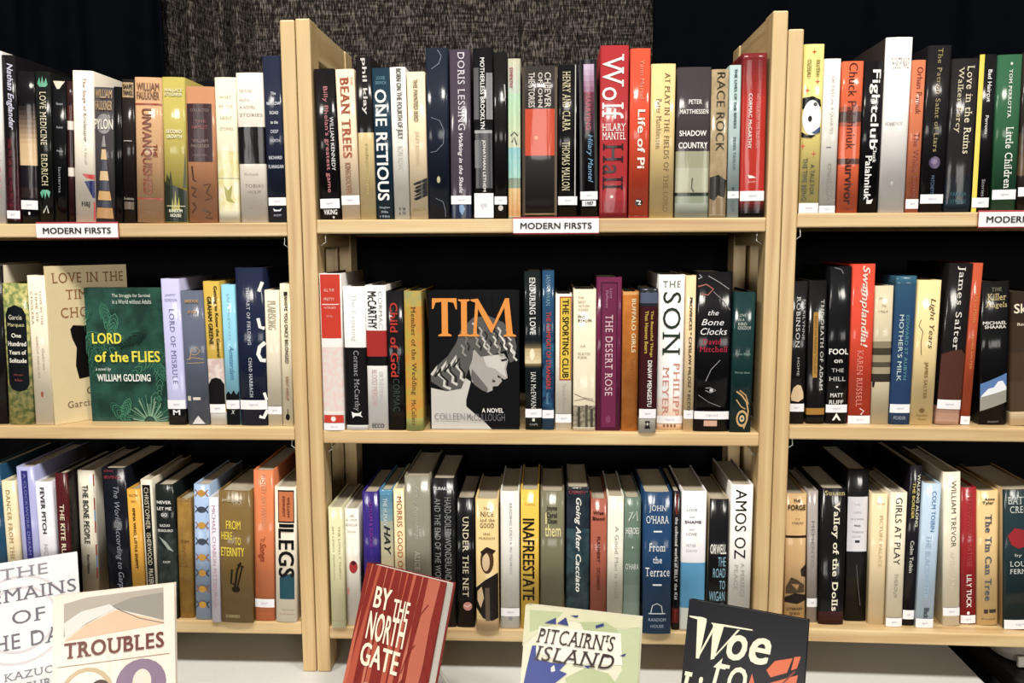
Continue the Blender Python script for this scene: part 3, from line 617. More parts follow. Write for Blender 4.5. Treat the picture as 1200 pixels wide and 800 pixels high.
B(MT, (791, 830.8, 255.5), (794.4, 833.2, 79), '#a6a68c', 'thick book, charcoal above and misty green below, white capitals', [bd(129, 455, '#453c40'), bd(455, 520, '#9c9c80'), bd(520, 612, '#a9aa92'), bd(618, 632, '#2f3a30'), bd(632, 660, '#8d9580'), bd(660, 718, '#a3aa9c'), ln('#5a6250', .04, (.5, 560), (.48, 600), (.55, 615)), t('PETER', '#eeeae6', .34, .74, 254, 272, 'hb'), t('MATTHIESSEN', '#eeeae6', .08, .94, 292, 310, 'hb'), t('SHADOW', '#f2efeb', .08, .9, 374, 396, 'hb'), t('COUNTRY', '#f2efeb', .06, .94, 420, 444, 'hb')], bulge=.0014)
B(MT, (831.4, 850.6, 255.5), (833.8, 855, 81.5), ('#a5906f', '#93805f', 60), 'mottled taupe book with dark jagged patch near its foot', [t('RACE ROCK', '#3d3327', .3, .8, 150, 455), p('#2e2823', (0, 558), (.5, 548), (1, 570), (.9, 640), (.5, 628), (.3, 650), (0, 640)), bd(640, 705, '#8b7454')])
B(MT, (851.4, 866, 255.5), (855.6, 867.8, 76.5), '#a7babb', 'slim pale grey-blue book beside the glossy red one', [t('THE LIVES OF THE RIVERS', '#4d5f63', .4, .65, 135, 365, 'b'), t('PETER TAYLOR', '#6b7d80', .4, .65, 400, 530, 'b'), p('#3c4a50', (.3, 600), (.6, 596), (.5, 612)), st(613, 641), t('KNOPF', '#55656a', .3, .6, 650, 695)])
B(MT, (866.6, 895.4, 255.5), (870.6, 899.6, 62.5), '#bf2d22', 'glossy red book, darker head and black foot, white capitals', [gr(73, 240, '#7a2226', '#b52b24', 6), gr(652, 700, '#8a1f1c', '#1c1316', 4), bd(700, 720, '#161114'), t('CORMAC McCARTHY', '#efe3dc', .28, .42, 230, 445, 'b'), t('NO COUNTRY FOR OLD MEN', '#df8f84', .6, .72, 232, 442), p('#f0e8e0', (.3, 548), (.5, 552), (.65, 560), (.35, 562)), t('KNOPF', '#e8b8ae', .32, .62, 572, 580, 'h'), st(612, 651)], bulge=.0024)
# --- top shelf, right bookcase
B(RT, (934.5, 958.4, 250.5), (944, 967, 52), '#e0cc76', 'yellow book with red flowers and a black-and-white face', [*[p('#d0553a', *[(u+(.14 if k % 2 == 0 else .03)*math.cos(k*math.pi/4), v+(17 if k % 2 == 0 else 4)*math.sin(k*math.pi/4)) for k in range(8)]) for u, v in ((.5, 98), (.72, 208), (.22, 240), (.1, 448), (.66, 478))], t('RUTH', '#7a7a2c', .6, .8, 128, 186, 'b'), t('OZEKI', '#7a7a2c', .16, .36, 125, 190, 'b'), p(K, (0, 268), (.5, 262), (.9, 275), (.95, 300), (0, 310)), e('#efeef0', .02, .97, 276, 408), e('#2b2a30', .3, .5, 335, 358), e('#55565c', .55, .75, 285, 300), p('#36507a', (.5, 400), (.95, 375), (.95, 398), (.7, 404)), p(K, (0, 395), (.3, 408), (.75, 406), (.5, 418), (0, 415)), t('A TALE FOR', '#4f5230', .52, .74, 518, 634, 'b'), t('THE TIME BEING', '#4f5230', .12, .36, 494, 656, 'b'), st(665, 705)])
B(RT, (958.8, 978, 250.5), (967.4, 986.6, 69), '#ddd9d0', 'chalk-white book with faint grey capitals beside the yellow one', [t('DICTATION: A QUARTET', '#c4c0ba', .42, .66, 190, 405), t('CYNTHIA OZICK', '#9b9894', .42, .66, 515, 668, 'b'), r('#77757a', .3, .6, 452, 456), st(675, 708)])
B(RT, (979.5, 1004.5, 250.5), (989, 1013, 72), '#da6038', 'orange book with dark lettering crossed by two smoky bands', [bd(300, 320, '#b0553a'), bd(320, 360, '#57403a'), bd(360, 375, '#a8533a'), bd(496, 518, '#6a4438'), t('Chuck Palahniuk', '#5c2a22', .3, .72, 140, 462), t('Survivor', '#4a201c', .3, .75, 496, 672, 'b'), t('A Novel', '#6c3026', .3, .75, 684, 692, 'h')])
B(RT, (1004.8, 1029.3, 250.5), (1015, 1034.6, 72), '#17151a', 'black book with bold white condensed lettering, white wing emblem', [t('Fightclub', '#f2f0ec', .28, .86, 165, 462, 'b'), t('Chuck', '#e6e4e0', .62, .82, 452, 512, 'b'), t('Palahniuk', '#f0eeea', .24, .6, 486, 652, 'b'), p('#e6e4e0', (.4, 648), (.55, 655), (.75, 650), (.65, 668), (.4, 668))])
B(RT, (1029.8, 1059.6, 250.5), (1039.4, 1070.4, 44), '#ebe8e4', 'tallest plain white book, leaning, with small grey words', [t('THE EASTER PARADE', '#9c9997', .2, .92, 118, 160, 'hi'), t('RICHARD YATES', '#8f8c8a', .1, .74, 358, 372, 'h'), e('#b9b6b3', .4, .5, 580, 595)], side='#3d3530', bulge=.002)
B(RT, (1060, 1075.4, 250), (1071, 1086, 70.5), '#c9714c', 'slim burnt-orange book with dark red script beside the tall white one', [t('Orhan Pamuk', '#8a2f22', .35, .8, 155, 330), t('The White Castle', '#8a2f22', .35, .8, 400, 645), st(650, 687)])
B(RT, (1076, 1105.6, 250), (1090, 1115, 53.5), '#232024', 'black book with a small purple disc and faded gold lettering', [t('The Patron Saint of Liars', '#a08f5c', .42, .62, 85, 470, 's'), e('#55436a', .28, .78, 488, 534), e('#7b6a90', .36, .62, 496, 518), t('PATCHETT', '#4d6a90', .4, .55, 560, 630), st(632, 667)])
B(RT, (1106.8, 1137.2, 250), (1116.6, 1148.6, 69), '#2b272a', 'dark grey book with two columns of cream lettering', [gr(560, 705, '#24262e', '#243642', 4), t('Love in the Ruins', '#e0d6b4', .56, .84, 150, 478, 's'), t('Walker Percy', '#d6cba6', .18, .44, 155, 400, 's'), t('FARRAR', '#39707a', .2, .8, 624, 638, 'h'), t('STRAUS', '#39707a', .2, .8, 652, 666, 'h')])
B(RT, (1137.6, 1159.6, 250), (1149.6, 1169, 64), '#1c1a1e', 'black book with a bright yellow stripe down its edge', [r('#e2cf3c', 0, .26, 108, 705), t('Bad Haircut', '#eceae6', .5, .74, 165, 285, 'b'), t('Perrotta', '#d6d4d0', .48, .68, 335, 405, 'b'), t('Stories', '#9a989c', .5, .7, 575, 640), st(645, 682)])
B(RT, (1160.4, 1191.2, 250), (1172.6, 1198.4, 64.5), '#2f6143', 'forest-green book with white serif lettering', [t('TOM PERROTTA', '#dfe6dc', .46, .6, 165, 345, 'sb'), t('Little Children', '#eef0e8', .44, .76, 378, 610, 's'), e('#e6e6dc', .5, .6, 138, 148), st(615, 652)])
B(RT, (1191.8, 1222, 250), (1199, 1228, 62), '#332a24', 'dark brown book cut by the picture edge beside the green one', [gr(400, 560, '#4a3a2a', '#6a5238', 4), st(605, 640)])
# --- centre shelf, left bookcase
B(LM, (-22, 9.6, 497), (-27, .8, 311), '#1d1a1e', 'cream-sided tall black book cut by the picture edge', [], side='#dcd0b6')
B(LM, (10.4, 39.8, 497.5), (1.4, 29.3, 332.5), ('#b9b26a', '#6f7f46', 120), 'mottled green-yellow book with a black rounded title panel', [p('#171c22', (.08, 250), (.2, 222), (.5, 208), (.8, 222), (.92, 250), (.92, 545), (.8, 568), (.5, 578), (.2, 568), (.08, 545)), t('Garcia', '#e6e0c6', .22, .76, 250, 270, 'h'), t('Marquez', '#d9cf98', .16, .84, 284, 304, 'h'), t('One', '#efeadb', .3, .7, 328, 346, 'hb'), t('Hundred', '#efeadb', .14, .88, 362, 382, 'hb'), t('Years of', '#efeadb', .16, .86, 399, 418, 'hb'), t('Solitude', '#efeadb', .16, .86, 434, 453, 'hb'), t('Harper', '#a04a4a', .3, .7, 500, 511, 'h'), t('& Row', '#a04a4a', .34, .66, 522, 532, 'h')])
B(LM, (41.3, 62.6, 497.8), (30.2, 51.2, 323), '#ecdfc6', 'cream book with faint spaced capitals beside the mottled green one', [t('LOVE IN THE', '#b9aa94', .66, .78, 150, 290), t('TIME OF', '#b9aa94', .4, .54, 150, 280), t('CHOLERA', '#b5a58e', .14, .28, 150, 290), t('GARCIA MARQUEZ', '#b3a48e', .3, .44, 340, 520), t('Gabriel', '#b3a48e', .62, .74, 390, 480), e('#a5533c', .42, .56, 575, 600)], fix='thin')
B(LM, (198, 219.2, 498), (187.8, 208.8, 326.7), '#b9b8de', 'lavender book with grey-blue capitals and a black foot', [bd(650, 720, '#1b1a20'), t('JAIMY', '#8d8cae', .2, .8, 160, 172, 'h'), t('GORDON', '#8d8cae', .15, .85, 180, 192, 'h'), t('LORD OF MISRULE', '#7c7ca8', .38, .66, 222, 542, 's'), st(612, 650), t('M', '#e8e6ec', .3, .7, 654, 676, 'hb')])
B(LM, (220.5, 246, 498), (210.2, 236.2, 340.7), '#5f6679', 'slate-blue book with gold line drawing and pale foot ornament', [t('BRIDGE', '#c99c5c', .2, .8, 186, 198, 'hb'), t('OF SIGHS', '#c99c5c', .3, .7, 232, 244, 'hb'), ln('#c2a26a', .03, (.1, 440), (.4, 430), (.9, 438)), ln('#c2a26a', .03, (.25, 440), (.35, 400), (.6, 385), (.75, 405), (.55, 420), (.3, 415)), ln('#c2a26a', .025, (.1, 455), (.9, 452)), r('#c8bfb2', .05, .2, 595, 615), r('#d8cfc2', .3, .65, 600, 612), p('#d6d3d6', (.2, 715), (.4, 690), (.5, 680), (.6, 692), (.8, 715))])
B(LM, (246.4, 265.8, 498), (237.6, 255.4, 329.7), '#c7a53c', 'mustard book with dark capitals, pale middle and black arch', [bd(435, 525, ('#e2d3cb', '#cdb5ae', 90)), bd(525, 630, '#d9cfc6'), p('#1c1a1c', (0, 630), (0, 545), (.2, 522), (.5, 515), (.8, 522), (1, 545), (1, 630)), t('Getting to Know the General', '#3d3320', .62, .88, 128, 428, 'b'), t('GRAHAM GREENE', '#2c2517', .22, .5, 172, 375, 'b'), bd(665, 720, '#d8d4cc'), st(630, 667)])
B(LM, (266.4, 281.6, 498), (258.2, 274.6, 333.5), '#86c6dd', 'light blue book with blue script and jagged black foot', [t('Amsterdam', '#3f78a8', .4, .76, 380, 525, 'i'), t('IAN McEWAN', '#a6d6e6', .4, .6, 160, 350), p('#17181c', (0, 590), (.2, 574), (.4, 588), (.6, 570), (.8, 590), (1, 572), (1, 722), (0, 722)), st(612, 650), t('X', '#d8d8d8', .35, .65, 655, 672, 'hi')])
B(LM, (282.2, 313.6, 498.7), (274.2, 308.4, 313.7), '#1f2a4a', 'big navy book with large white script swirls', [t('THE ART OF FIELDING', '#cdd2de', .38, .5, 132, 375, 's'), t('CHAD HARBACH', '#cdd2de', .38, .5, 430, 600, 's'), ln('#f0eee8', .12, (.98, 110), (.84, 150)), ln('#f0eee8', .12, (.78, 262), (.84, 300), (1, 305)), ln('#f0eee8', .14, (1, 365), (.8, 385), (.74, 415), (.84, 440), (1, 442)), ln('#f0eee8', .1, (.9, 580), (.98, 612)), ln('#f0eee8', .12, (1, 655), (.85, 688), (.7, 682)), st(612, 652)])
B(LM, (314.2, 330.4, 499), (309, 326.6, 340), '#e2d8c0', 'plain ivory book beside the big navy one', [t('PLAINSONG', '#d0c5a8', .2, .8, 190, 310, 'b'), st(640, 673)])
B(LM, (331.2, 345.2, 499), (328, 340.8, 332.5), '#e7dcbc', 'slim cream book with dark small capitals and round emblem', [t('WHERE YOU ONCE BELONGED', '#4a4236', .38, .7, 165, 455, 'b'), r('#3a332a', .36, .72, 152, 168), t('KENT HARUF', '#a06a50', .4, .66, 512, 615, 'b'), e('#25211d', .3, .7, 672, 700), ln('#25211d', .06, (.5, 650), (.55, 680))])
# --- centre shelf, middle bookcase
B(MM, (379.8, 404.4, 504), (373.2, 398, 320.6), '#eee9e4', 'white book with a tall red block and pale pink drawing', [r('#d23a26', .03, .97, 78, 347), bd(385, 660, ('#e6c9c4', '#ded7d2', 140)), r('#cf3a28', .03, .97, 676, 710), r('#ecd8d0', .1, .9, 202, 206), t('ALL THE', '#f0c8bc', .2, .7, 138, 150, 'h'), t('PRETTY', '#f0c8bc', .2, .7, 176, 188, 'h'), t('HORSES', '#f0c8bc', .2, .75, 214, 222, 'h'), t('NOVEL', '#e8b0a2', .3, .6, 250, 258, 'h'), e('#efe6e0', .36, .6, 682, 704), st(712, 742)])
B(MM, (406.4, 431.2, 504), (401.2, 427, 335.8), '#eeebe8', 'book white above and black below with a small white leaping animal', [bd(387, 720, '#1a191c'), t('The Crossing', '#dcd9d6', .3, .6, 160, 360), t('Cormac McCarthy', '#9d9ca2', .35, .66, 400, 660, 's'), p('#f0eeea', (.25, 662), (.4, 668), (.6, 668), (.72, 660), (.68, 676), (.78, 686), (.6, 680), (.42, 680), (.3, 690))])
B(MM, (431.8, 455.8, 504), (427.4, 450.8, 334.4), '#edebe8', 'white book with black condensed capitals and a red band', [bd(315, 425, '#b02c2a'), bd(425, 465, '#1b1a1c'), t('McCARTHY', '#262527', .1, .56, 150, 306, 'b'), t('CORMAC', '#a8a6a6', .64, .84, 150, 306), t('BLOOD MERIDIAN', '#c9a0a2', .24, .5, 482, 640), t('OR THE EVENING', '#bcb7b8', .6, .8, 490, 620), t('ECCO', '#2c2a2c', .2, .8, 714, 732, 'hb')])
B(MM, (456.4, 475.6, 504), (451.2, 472, 341), '#17151a', 'black book with red gothic lettering', [t('Child of God', '#c0392f', .2, .66, 198, 512, 'b'), t('McCarthy', '#6a6a70', .55, .75, 395, 500), t('CORMAC', '#3c4a44', .3, .7, 520, 660)])
B(MM, (476.4, 496.4, 504.6), (472.6, 493.2, 341), ('#cf8f36', '#b9a03e', 40), 'golden-orange mottled book with dark brown lettering', [bd(150, 215, ('#a8a266', '#c2a548', 60)), bd(690, 745, ('#9da35a', '#b5aa55', 60)), t('Member of the Wedding', '#5c3b22', .32, .66, 215, 590, 's'), t('McCullers', '#6a4a2a', .34, .6, 610, 720, 's')])
B(MM, (616, 635, 503.7), (613.6, 634, 318), '#172124', 'black-green book with white capitals and a small glowing picture', [t('ENDURING LOVE', '#e0e2de', .32, .68, 22, 285, 'sb'), gr(318, 350, '#1d2426', '#8a7450', 3), gr(350, 420, '#c2a878', '#e4d3ae', 4), gr(420, 440, '#a8905f', '#2a2a26', 3), e('#f2e6c6', .3, .6, 350, 405), t('IAN McEWAN', '#d0d2ce', .36, .66, 460, 634, 's'), st(635, 676), p('#d8d8d0', (.42, 682), (.5, 678), (.58, 682), (.58, 694), (.42, 694)), t('CAPE', '#9aa4a4', .25, .75, 704, 714, 'h')], crop=(320, 4))
B(MM, (635.6, 649.4, 503.7), (634.8, 649, 317), '#204a6e', 'slim teal-blue book with red capitals', [bd(300, 420, ('#1f3f66', '#2c6a8c', 90)), bd(420, 640, ('#1c3558', '#2a5c80', 90)), t('IAN McEWAN', '#7aa3bd', .3, .7, 10, 150), t('THE COMFORT OF STRANGERS', '#c8463c', .34, .72, 178, 540, 'b'), t('novel', '#7aa3bd', .34, .6, 560, 610), st(640, 679)], crop=(320, 4))
B(MM, (650.2, 669.8, 504), (651.6, 670.2, 344.5), '#e9e2d2', 'white book with a yellow title panel framed in red', [r('#a8402e', .24, .98, 110, 500), r('#e0bf3a', .3, .92, 116, 494), t('THE SPORTING CLUB', '#27231c', .42, .82, 122, 488, 'b'), t('Thomas McGuane', '#a89f90', .45, .66, 515, 650, 's'), st(660, 700)], crop=(320, 4))
B(MM, (671.4, 697.4, 505), (672.2, 699, 339), '#ddd2b6', 'bone-coloured book with small words and a grey sketch at its foot', [t('THE', '#8f8468', .2, .45, 172, 182, 'h'), t('BEST', '#8f8468', .2, .55, 190, 200, 'h'), t('FICTION', '#8f8468', .2, .7, 206, 216, 'h'), t('STORIES', '#8f8468', .2, .65, 222, 232, 'h'), t('FREE', '#57503f', .2, .5, 250, 260, 'hb'), t('BERLIN', '#57503f', .2, .8, 266, 276, 'hb'), t('AIR', '#b5aa8e', .3, .55, 375, 385, 'h'), t('SELECTED', '#857b62', .2, .75, 408, 418, 'h'), t('POEMS', '#857b62', .2, .6, 424, 434, 'h'), bd(636, 728, ('#a59c86', '#6f6857', 160)), ln('#857c68', .03, (.05, 585), (.4, 600), (.9, 608)), ln('#857c68', .03, (.05, 615), (.5, 606), (.95, 618)), r('#4d473b', .2, .32, 640, 728), r('#5a5344', .55, .66, 632, 728), r('#4d473b', .78, .9, 650, 728)])
B(MM, (698.3, 727.4, 504.6), (699, 728.4, 324.8), '#6e2148', 'maroon slipcased book with pale pink serif capitals', [r('#5a1a3a', .16, .84, 110, 735), r('#7a2a50', .22, .80, 118, 728), t('Larry', '#b98aa0', .5, .62, 138, 180, 's'), t('McMurtry', '#b98aa0', .34, .46, 145, 220, 's'), t('THE DESERT ROSE', '#dcbcc4', .36, .66, 248, 592, 's'), e('#8a4666', .4, .6, 680, 710)], bulge=.0004, side='#5a1a3a')
B(MM, (727.8, 746.6, 505), (730, 749.6, 341.8), ('#d98432', '#c87428', 50), 'orange book with cream capitals and darker author lettering', [t('BUFFALO GIRLS', '#f0dcae', .56, .82, 182, 408, 'b'), t('Larry McMurtry', '#a35a1f', .48, .76, 436, 590, 's'), bd(152, 166, '#e0a860'), t('S&S', '#9c5520', .35, .7, 718, 728, 'h')])
B(MM, (748, 768.2, 507), (751.6, 771.6, 338), '#4a171d', 'maroon book with yellow title, grey-blue head and pale foot', [bd(138, 156, '#2a2e38'), bd(156, 200, '#55617a'), bd(200, 214, '#2c2c38'), t('The Beautiful Things', '#d2b23e', .56, .76, 232, 428, 'b'), t('That Heaven Bears', '#d2b23e', .26, .46, 232, 412, 'b'), t('DINAW MENGESTU', '#efeae4', .46, .72, 442, 640, 'b'), bd(688, 762, '#b9b3a6'), st(650, 690), p('#2b2829', (.35, 702), (.65, 702), (.6, 716), (.68, 736), (.32, 736), (.4, 716)), e('#b9b3a6', .44, .56, 708, 722)])
B(MM, (769.4, 800.2, 503.7), (772.6, 803, 322), '#efedea', 'large white book with giant dark letters, fading to peach below', [gr(600, 752, '#efe6de', '#e8bd92', 5), t('THE', '#6a6f68', .14, .84, 106, 132, 'hs'), t('SON', '#2f3d34', .16, .86, 152, 418, 's'), t('PHILIPP', '#d3897a', .62, .86, 450, 678, 's'), t('MEYER', '#d3897a', .2, .44, 468, 678, 's'), *[e('#8a5a48', .24+.14*k, .33+.14*k, 716, 730) for k in range(4)], st(680, 712)])
B(MM, (800.8, 812.4, 505), (804.2, 816.4, 322.8), '#e2c698', 'slim tan book with black spaced capitals beside the white giant', [t('PROVINCES * CZESLAW MILOSZ * ECCO', '#3c3026', .36, .68, 175, 658, 'b'), st(655, 692)])
B(MM, (812.8, 853.4, 505.6), (816.6, 860, 318.7), '#15141a', 'thick black book with white script and red serif lettering', [ln('#c9c6c8', .02, (.05, 80), (.12, 90), (.02, 98)), ln('#b9b6b8', .015, (.3, 85), (.6, 110), (.9, 140)), ln('#b06a62', .035, (.02, 130), (.25, 120), (.45, 140), (.3, 165), (.1, 160)), ln('#a89aa0', .015, (.45, 150), (.75, 190), (.95, 228)), t('the', '#eceaec', .32, .62, 228, 250, 'hi'), t('Bone', '#eceaec', .14, .78, 266, 292, 'hi'), t('Clocks', '#eceaec', .12, .88, 304, 332, 'hi'), t('David', '#c0284a', .2, .72, 350, 373, 'hs'), t('Mitchell', '#c0284a', .1, .9, 382, 405, 'hs'), ln('#a9a6a8', .015, (.7, 440), (.45, 480), (.3, 530)), ln('#a9a6a8', .018, (.3, 560), (.45, 558), (.6, 570), (.45, 580), (.3, 570)), e('#c8c5c6', .42, .52, 562, 576), ln('#8f8c90', .015, (.1, 590), (.4, 620), (.75, 640)), r('#d6a58e', .28, .66, 700, 724), st(660, 694)], bulge=.0022)
B(MM, (855, 879.4, 506.6), (861, 887, 342.6), '#143a3a', 'dark green book with tan swirling rings at its foot', [t('LOVE', '#c8cfc4', .2, .56, 246, 258, 'hs'), t('IN A', '#c8cfc4', .2, .5, 264, 276, 'hs'), t('BIRD', '#c8cfc4', .2, .62, 282, 294, 'hs'), t('KINGDOM', '#c8cfc4', .2, .82, 298, 312, 'hs'), t('Nora Black', '#8aa8a0', .14, .86, 410, 420, 'h'), t('Shirley Shaw', '#8aa8a0', .14, .86, 490, 500, 'h'), e('#c9a36c', .28, .84, 655, 728), e('#143a3a', .36, .76, 666, 717), e('#d8bb8a', .44, .68, 677, 706), e('#143a3a', .51, .61, 686, 697), ln('#c9a36c', .07, (.25, 575), (.5, 590), (.75, 620), (.85, 660), (.8, 700), (.65, 735)), ln('#b98f58', .06, (.4, 570), (.7, 590), (.85, 630)), ln('#c9a36c', .05, (.25, 610), (.5, 640), (.7, 650))])
# --- centre shelf, right bookcase
B(RM, (921, 944, 496.7), (930, 945.4, 329.7), '#221f22', 'black book with white capitals and a cream hat shape below', [t('MARILYNNE', '#b9b7b4', .72, .88, 185, 355), t('ROBINSON', '#d9d7d2', .3, .56, 172, 388, 's'), t('HOME', '#b5b3b0', .44, .6, 430, 508), p('#d9bd94', (.1, 595), (.25, 560), (.5, 546), (.75, 550), (.92, 580), (.95, 605), (.6, 620), (.15, 615)), st(628, 662)])
B(RM, (944.6, 966.4, 496.7), (947.4, 968.4, 329), '#191719', 'black book with a narrow gold upright strip', [r('#b5853a', .28, .54, 238, 516), t('ESSAYS ON MODERN THOUGHT', '#5c421f', .34, .48, 255, 500), t('THE DEATH OF ADAM', '#d6d2c8', .68, .86, 185, 572, 's'), bd(648, 676, '#a8782e')])
B(RM, (967, 992.4, 496.7), (973.4, 998.8, 312.4), '#16171d', 'tall black book with stacked white words and a white chevron', [t('FOOL', '#efece6', .06, .96, 392, 416, 'hb'), t('on', '#d8d5d0', .3, .7, 438, 452, 'hb'), t('THE', '#c8c6c2', .2, .78, 476, 492, 'h'), t('HILL', '#c8c6c2', .12, .88, 512, 530, 'h'), e('#c8c6c2', .44, .54, 551, 560), t('MATT', '#dad7d2', .18, .78, 582, 600, 'hb'), t('RUFF', '#dad7d2', .14, .8, 612, 630, 'hb'), st(632, 666), p('#eceae6', (.3, 700), (.5, 668), (.72, 700), (.62, 700), (.5, 686), (.4, 700)), ln('#8f8f98', .03, (.2, 50), (.5, 58), (.6, 75))])
B(RM, (993.4, 1019.8, 496.7), (1000, 1026.4, 309.6), '#d8452c', 'tall vermilion book with flowing white script', [t('Swamplandia!', '#f2d9cc', .34, .76, 42, 386, 'ib'), t('KAREN RUSSELL', '#e6897a', .32, .58, 398, 640, 's'), ln('#f0d2c6', .05, (.5, 648), (.7, 660), (.55, 676)), st(680, 716)])
B(RM, (1020.6, 1041.4, 497), (1026, 1048, 335), '#cdc0a0', 'oatmeal book with a dark blurred picture across the middle', [t('JULY', '#a5967a', .2, .6, 175, 185, 'h'), t('7th', '#a5967a', .35, .6, 205, 216, 'h'), t('1964', '#a5967a', .2, .7, 230, 240, 'h'), bd(362, 390, '#8f8468'), bd(390, 420, '#4a4236'), bd(420, 450, '#a09474'), bd(450, 472, '#5a5142'), bd(472, 500, '#a59a7c'), bd(500, 535, '#3d362c'), p('#2b2620', (0, 535), (.15, 535), (.1, 560), (0, 555))])
B(RM, (1041.8, 1066.2, 497.5), (1050, 1074.8, 323.4), '#2c4a78', 'blue book with teal head and pale capitals', [gr(85, 250, '#33617a', '#2c4f78', 5), gr(250, 640, '#2c4f78', '#2a426c', 4), t("MOTHER'S MILK", '#c8dcd8', .24, .46, 248, 530), t('EDWARD ST AUBYN', '#5aa0a8', .56, .72, 250, 525), st(630, 667), t('PICADOR', '#a8b8c8', .2, .8, 682, 696, 'h')])
B(RM, (1067, 1092.2, 498), (1077, 1105.6, 328.3), '#e6cd92', 'butter-yellow book with brown handwriting and capitals', [t('Light Years', '#5c4a2c', .5, .8, 180, 392, 'i'), ln('#6a5632', .03, (.2, 270), (.12, 295), (.3, 320), (.25, 370), (.3, 420)), t('JAMES SALTER', '#8a6a38', .44, .64, 448, 608, 'b'), e('#7a5f34', .36, .6, 648, 668), t('Random', '#8a6a38', .25, .75, 674, 684, 'h'), t('House', '#8a6a38', .32, .68, 690, 700, 'h')])
B(RM, (1096.6, 1124, 498), (1113, 1141.8, 309), '#1f1a1d', 'leaning book, black above and wood-brown below, white serif name', [p('#5c3428', (0, 418), (.4, 402), (.8, 395), (1, 415), (1, 640), (0, 640)), gr(640, 728, '#a57a64', '#c9a08a', 3), t('James Salter', '#e8e2da', .34, .68, 45, 398, 's'), st(612, 652)])
B(RM, (1124.4, 1137, 498), (1142, 1152, 308.3), '#bd4f2e', 'slim rust-orange leaning book with faint gold lettering', [t('Life is Meals', '#d99a4a', .4, .7, 160, 280), t('JAMES SALTER', '#d99a4a', .4, .66, 330, 480), st(682, 718)])
B(RM, (1147, 1180.4, 498), (1152.6, 1184.2, 330.3), '#18181b', 'black book with a tilted mountain-sky picture and gold title', [t('THE', '#8a8272', .34, .7, 136, 152, 'hs'), t('Killer', '#d9c48a', .2, .88, 162, 190, 'hs'), t('Angels', '#d9c48a', .14, .92, 198, 226, 'hs'), t('MICHAEL', '#e8e4dc', .06, .92, 278, 292, 'hb'), t('SHAARA', '#e8e4dc', .12, .9, 295, 309, 'hb'), p('#5a7fb5', (.02, 545), (.98, 500), (.98, 625), (.02, 662)), p('#e6eaf0', (.1, 590), (.3, 565), (.5, 560), (.65, 535), (.82, 532), (.98, 560), (.98, 580), (.02, 606)), p('#9a968c', (.02, 602), (.98, 572), (.98, 625), (.02, 662)), t('McKAY', '#8f8c88', .3, .7, 704, 712, 'h')])
B(RM, (1184.4, 1216, 499), (1185, 1217, 342.6), '#4f3b2c', 'thick brown book with cream foot, cut by the picture edge', [gr(155, 665, '#3a2c24', '#5c4632', 4), bd(665, 738, '#d9c29c'), t('Ski', '#e8dcc4', .08, .6, 205, 245, 'hb'), t('Robert', '#d8ccb4', .2, .8, 285, 298, 'hb')])
# --- bottom shelf, left bookcase
B(LB, None, (-15, -.5, 545), '#20506e', 'teal-blue book cut by the picture edge beside the pale yellow one', [])
B(LB, None, (.2, 16.8, 563.4), '#e6d6ae', 'pale yellow book with gold-brown capitals behind the white display book', [t('DANCER FROM THE DANCE', '#b08d4c', .3, .6, 180, 560, 's')])
B(LB, None, (18.2, 39, 547), '#a9abd8', 'periwinkle book with a dark blue central stripe', [r('#3c3c8c', .28, .66, 105, 690), t('A CLOCKWORK DREAM', '#7d7fc0', .4, .56, 115, 430, 'b')])
B(LB, None, (39.6, 59.4, 564.4), '#dedde6', 'white book with black spaced capitals and grey author lettering', [t('FEVER PITCH', '#262428', .3, .56, 170, 348, 'b'), t('NICK HORNBY', '#a3a1a8', .3, .54, 390, 560)])
B(LB, None, (60.4, 79.4, 554.5), '#5a1a20', 'dark red book with cream condensed capitals', [t('THE KITE RUNNER', '#e6d9b8', .3, .68, 235, 520, 'b'), t('KHALED', '#7a2c30', .3, .66, 160, 215)], side='#221a1c')
B(LB, (91, 115, 694), (88, 112.6, 551.5), '#e4dcc8', 'ivory book with black capitals and a striped red-blue side', [t('THE BONE PEOPLE', '#2c2a28', .3, .64, 160, 388, 'b'), t('Keri Hulme', '#4d4944', .4, .58, 430, 505, 'b')]+[r(c, .93, 1, 120+k*45, 165+k*45) for k, c in enumerate(('#a03a34', '#e4dcc8', '#a03a34', '#6a92c4', '#a03a34', '#e4dcc8', '#a03a34', '#6a92c4', '#a03a34'))])
B(LB, None, (118, 146.4, 548.5), '#171a28', 'thick navy-black book with white script and red head lettering', [t('JOHN', '#a83c44', .1, .5, 102, 112, 'h'), t('IRVING', '#a83c44', .1, .8, 124, 136, 'h'), t('The World According to Garp', '#8f93a0', .4, .7, 165, 560, 'i')])
B(LB, None, (147.6, 162.8, 573.4), '#dba233', 'marigold-yellow book with small dark capitals', [t('WALTER', '#8a5a20', .15, .85, 196, 206, 'h'), t('ABISH', '#8a5a20', .3, .7, 220, 228, 'h'), t('EMMA WHO, LITTLE ENEMY', '#4a3216', .36, .6, 250, 485, 'b')])
B(LB, None, (164, 177, 562), '#d9d2bc', 'cream-edged book with a black panel of cream capitals', [r('#1d1c1c', .15, .85, 160, 640), t('CHRISTOPHER', '#cfc8b0', .3, .7, 170, 330), t('ISHERWOOD', '#cfc8b0', .3, .7, 345, 470), t('PRATER', '#cfc8b0', .3, .7, 485, 545)])
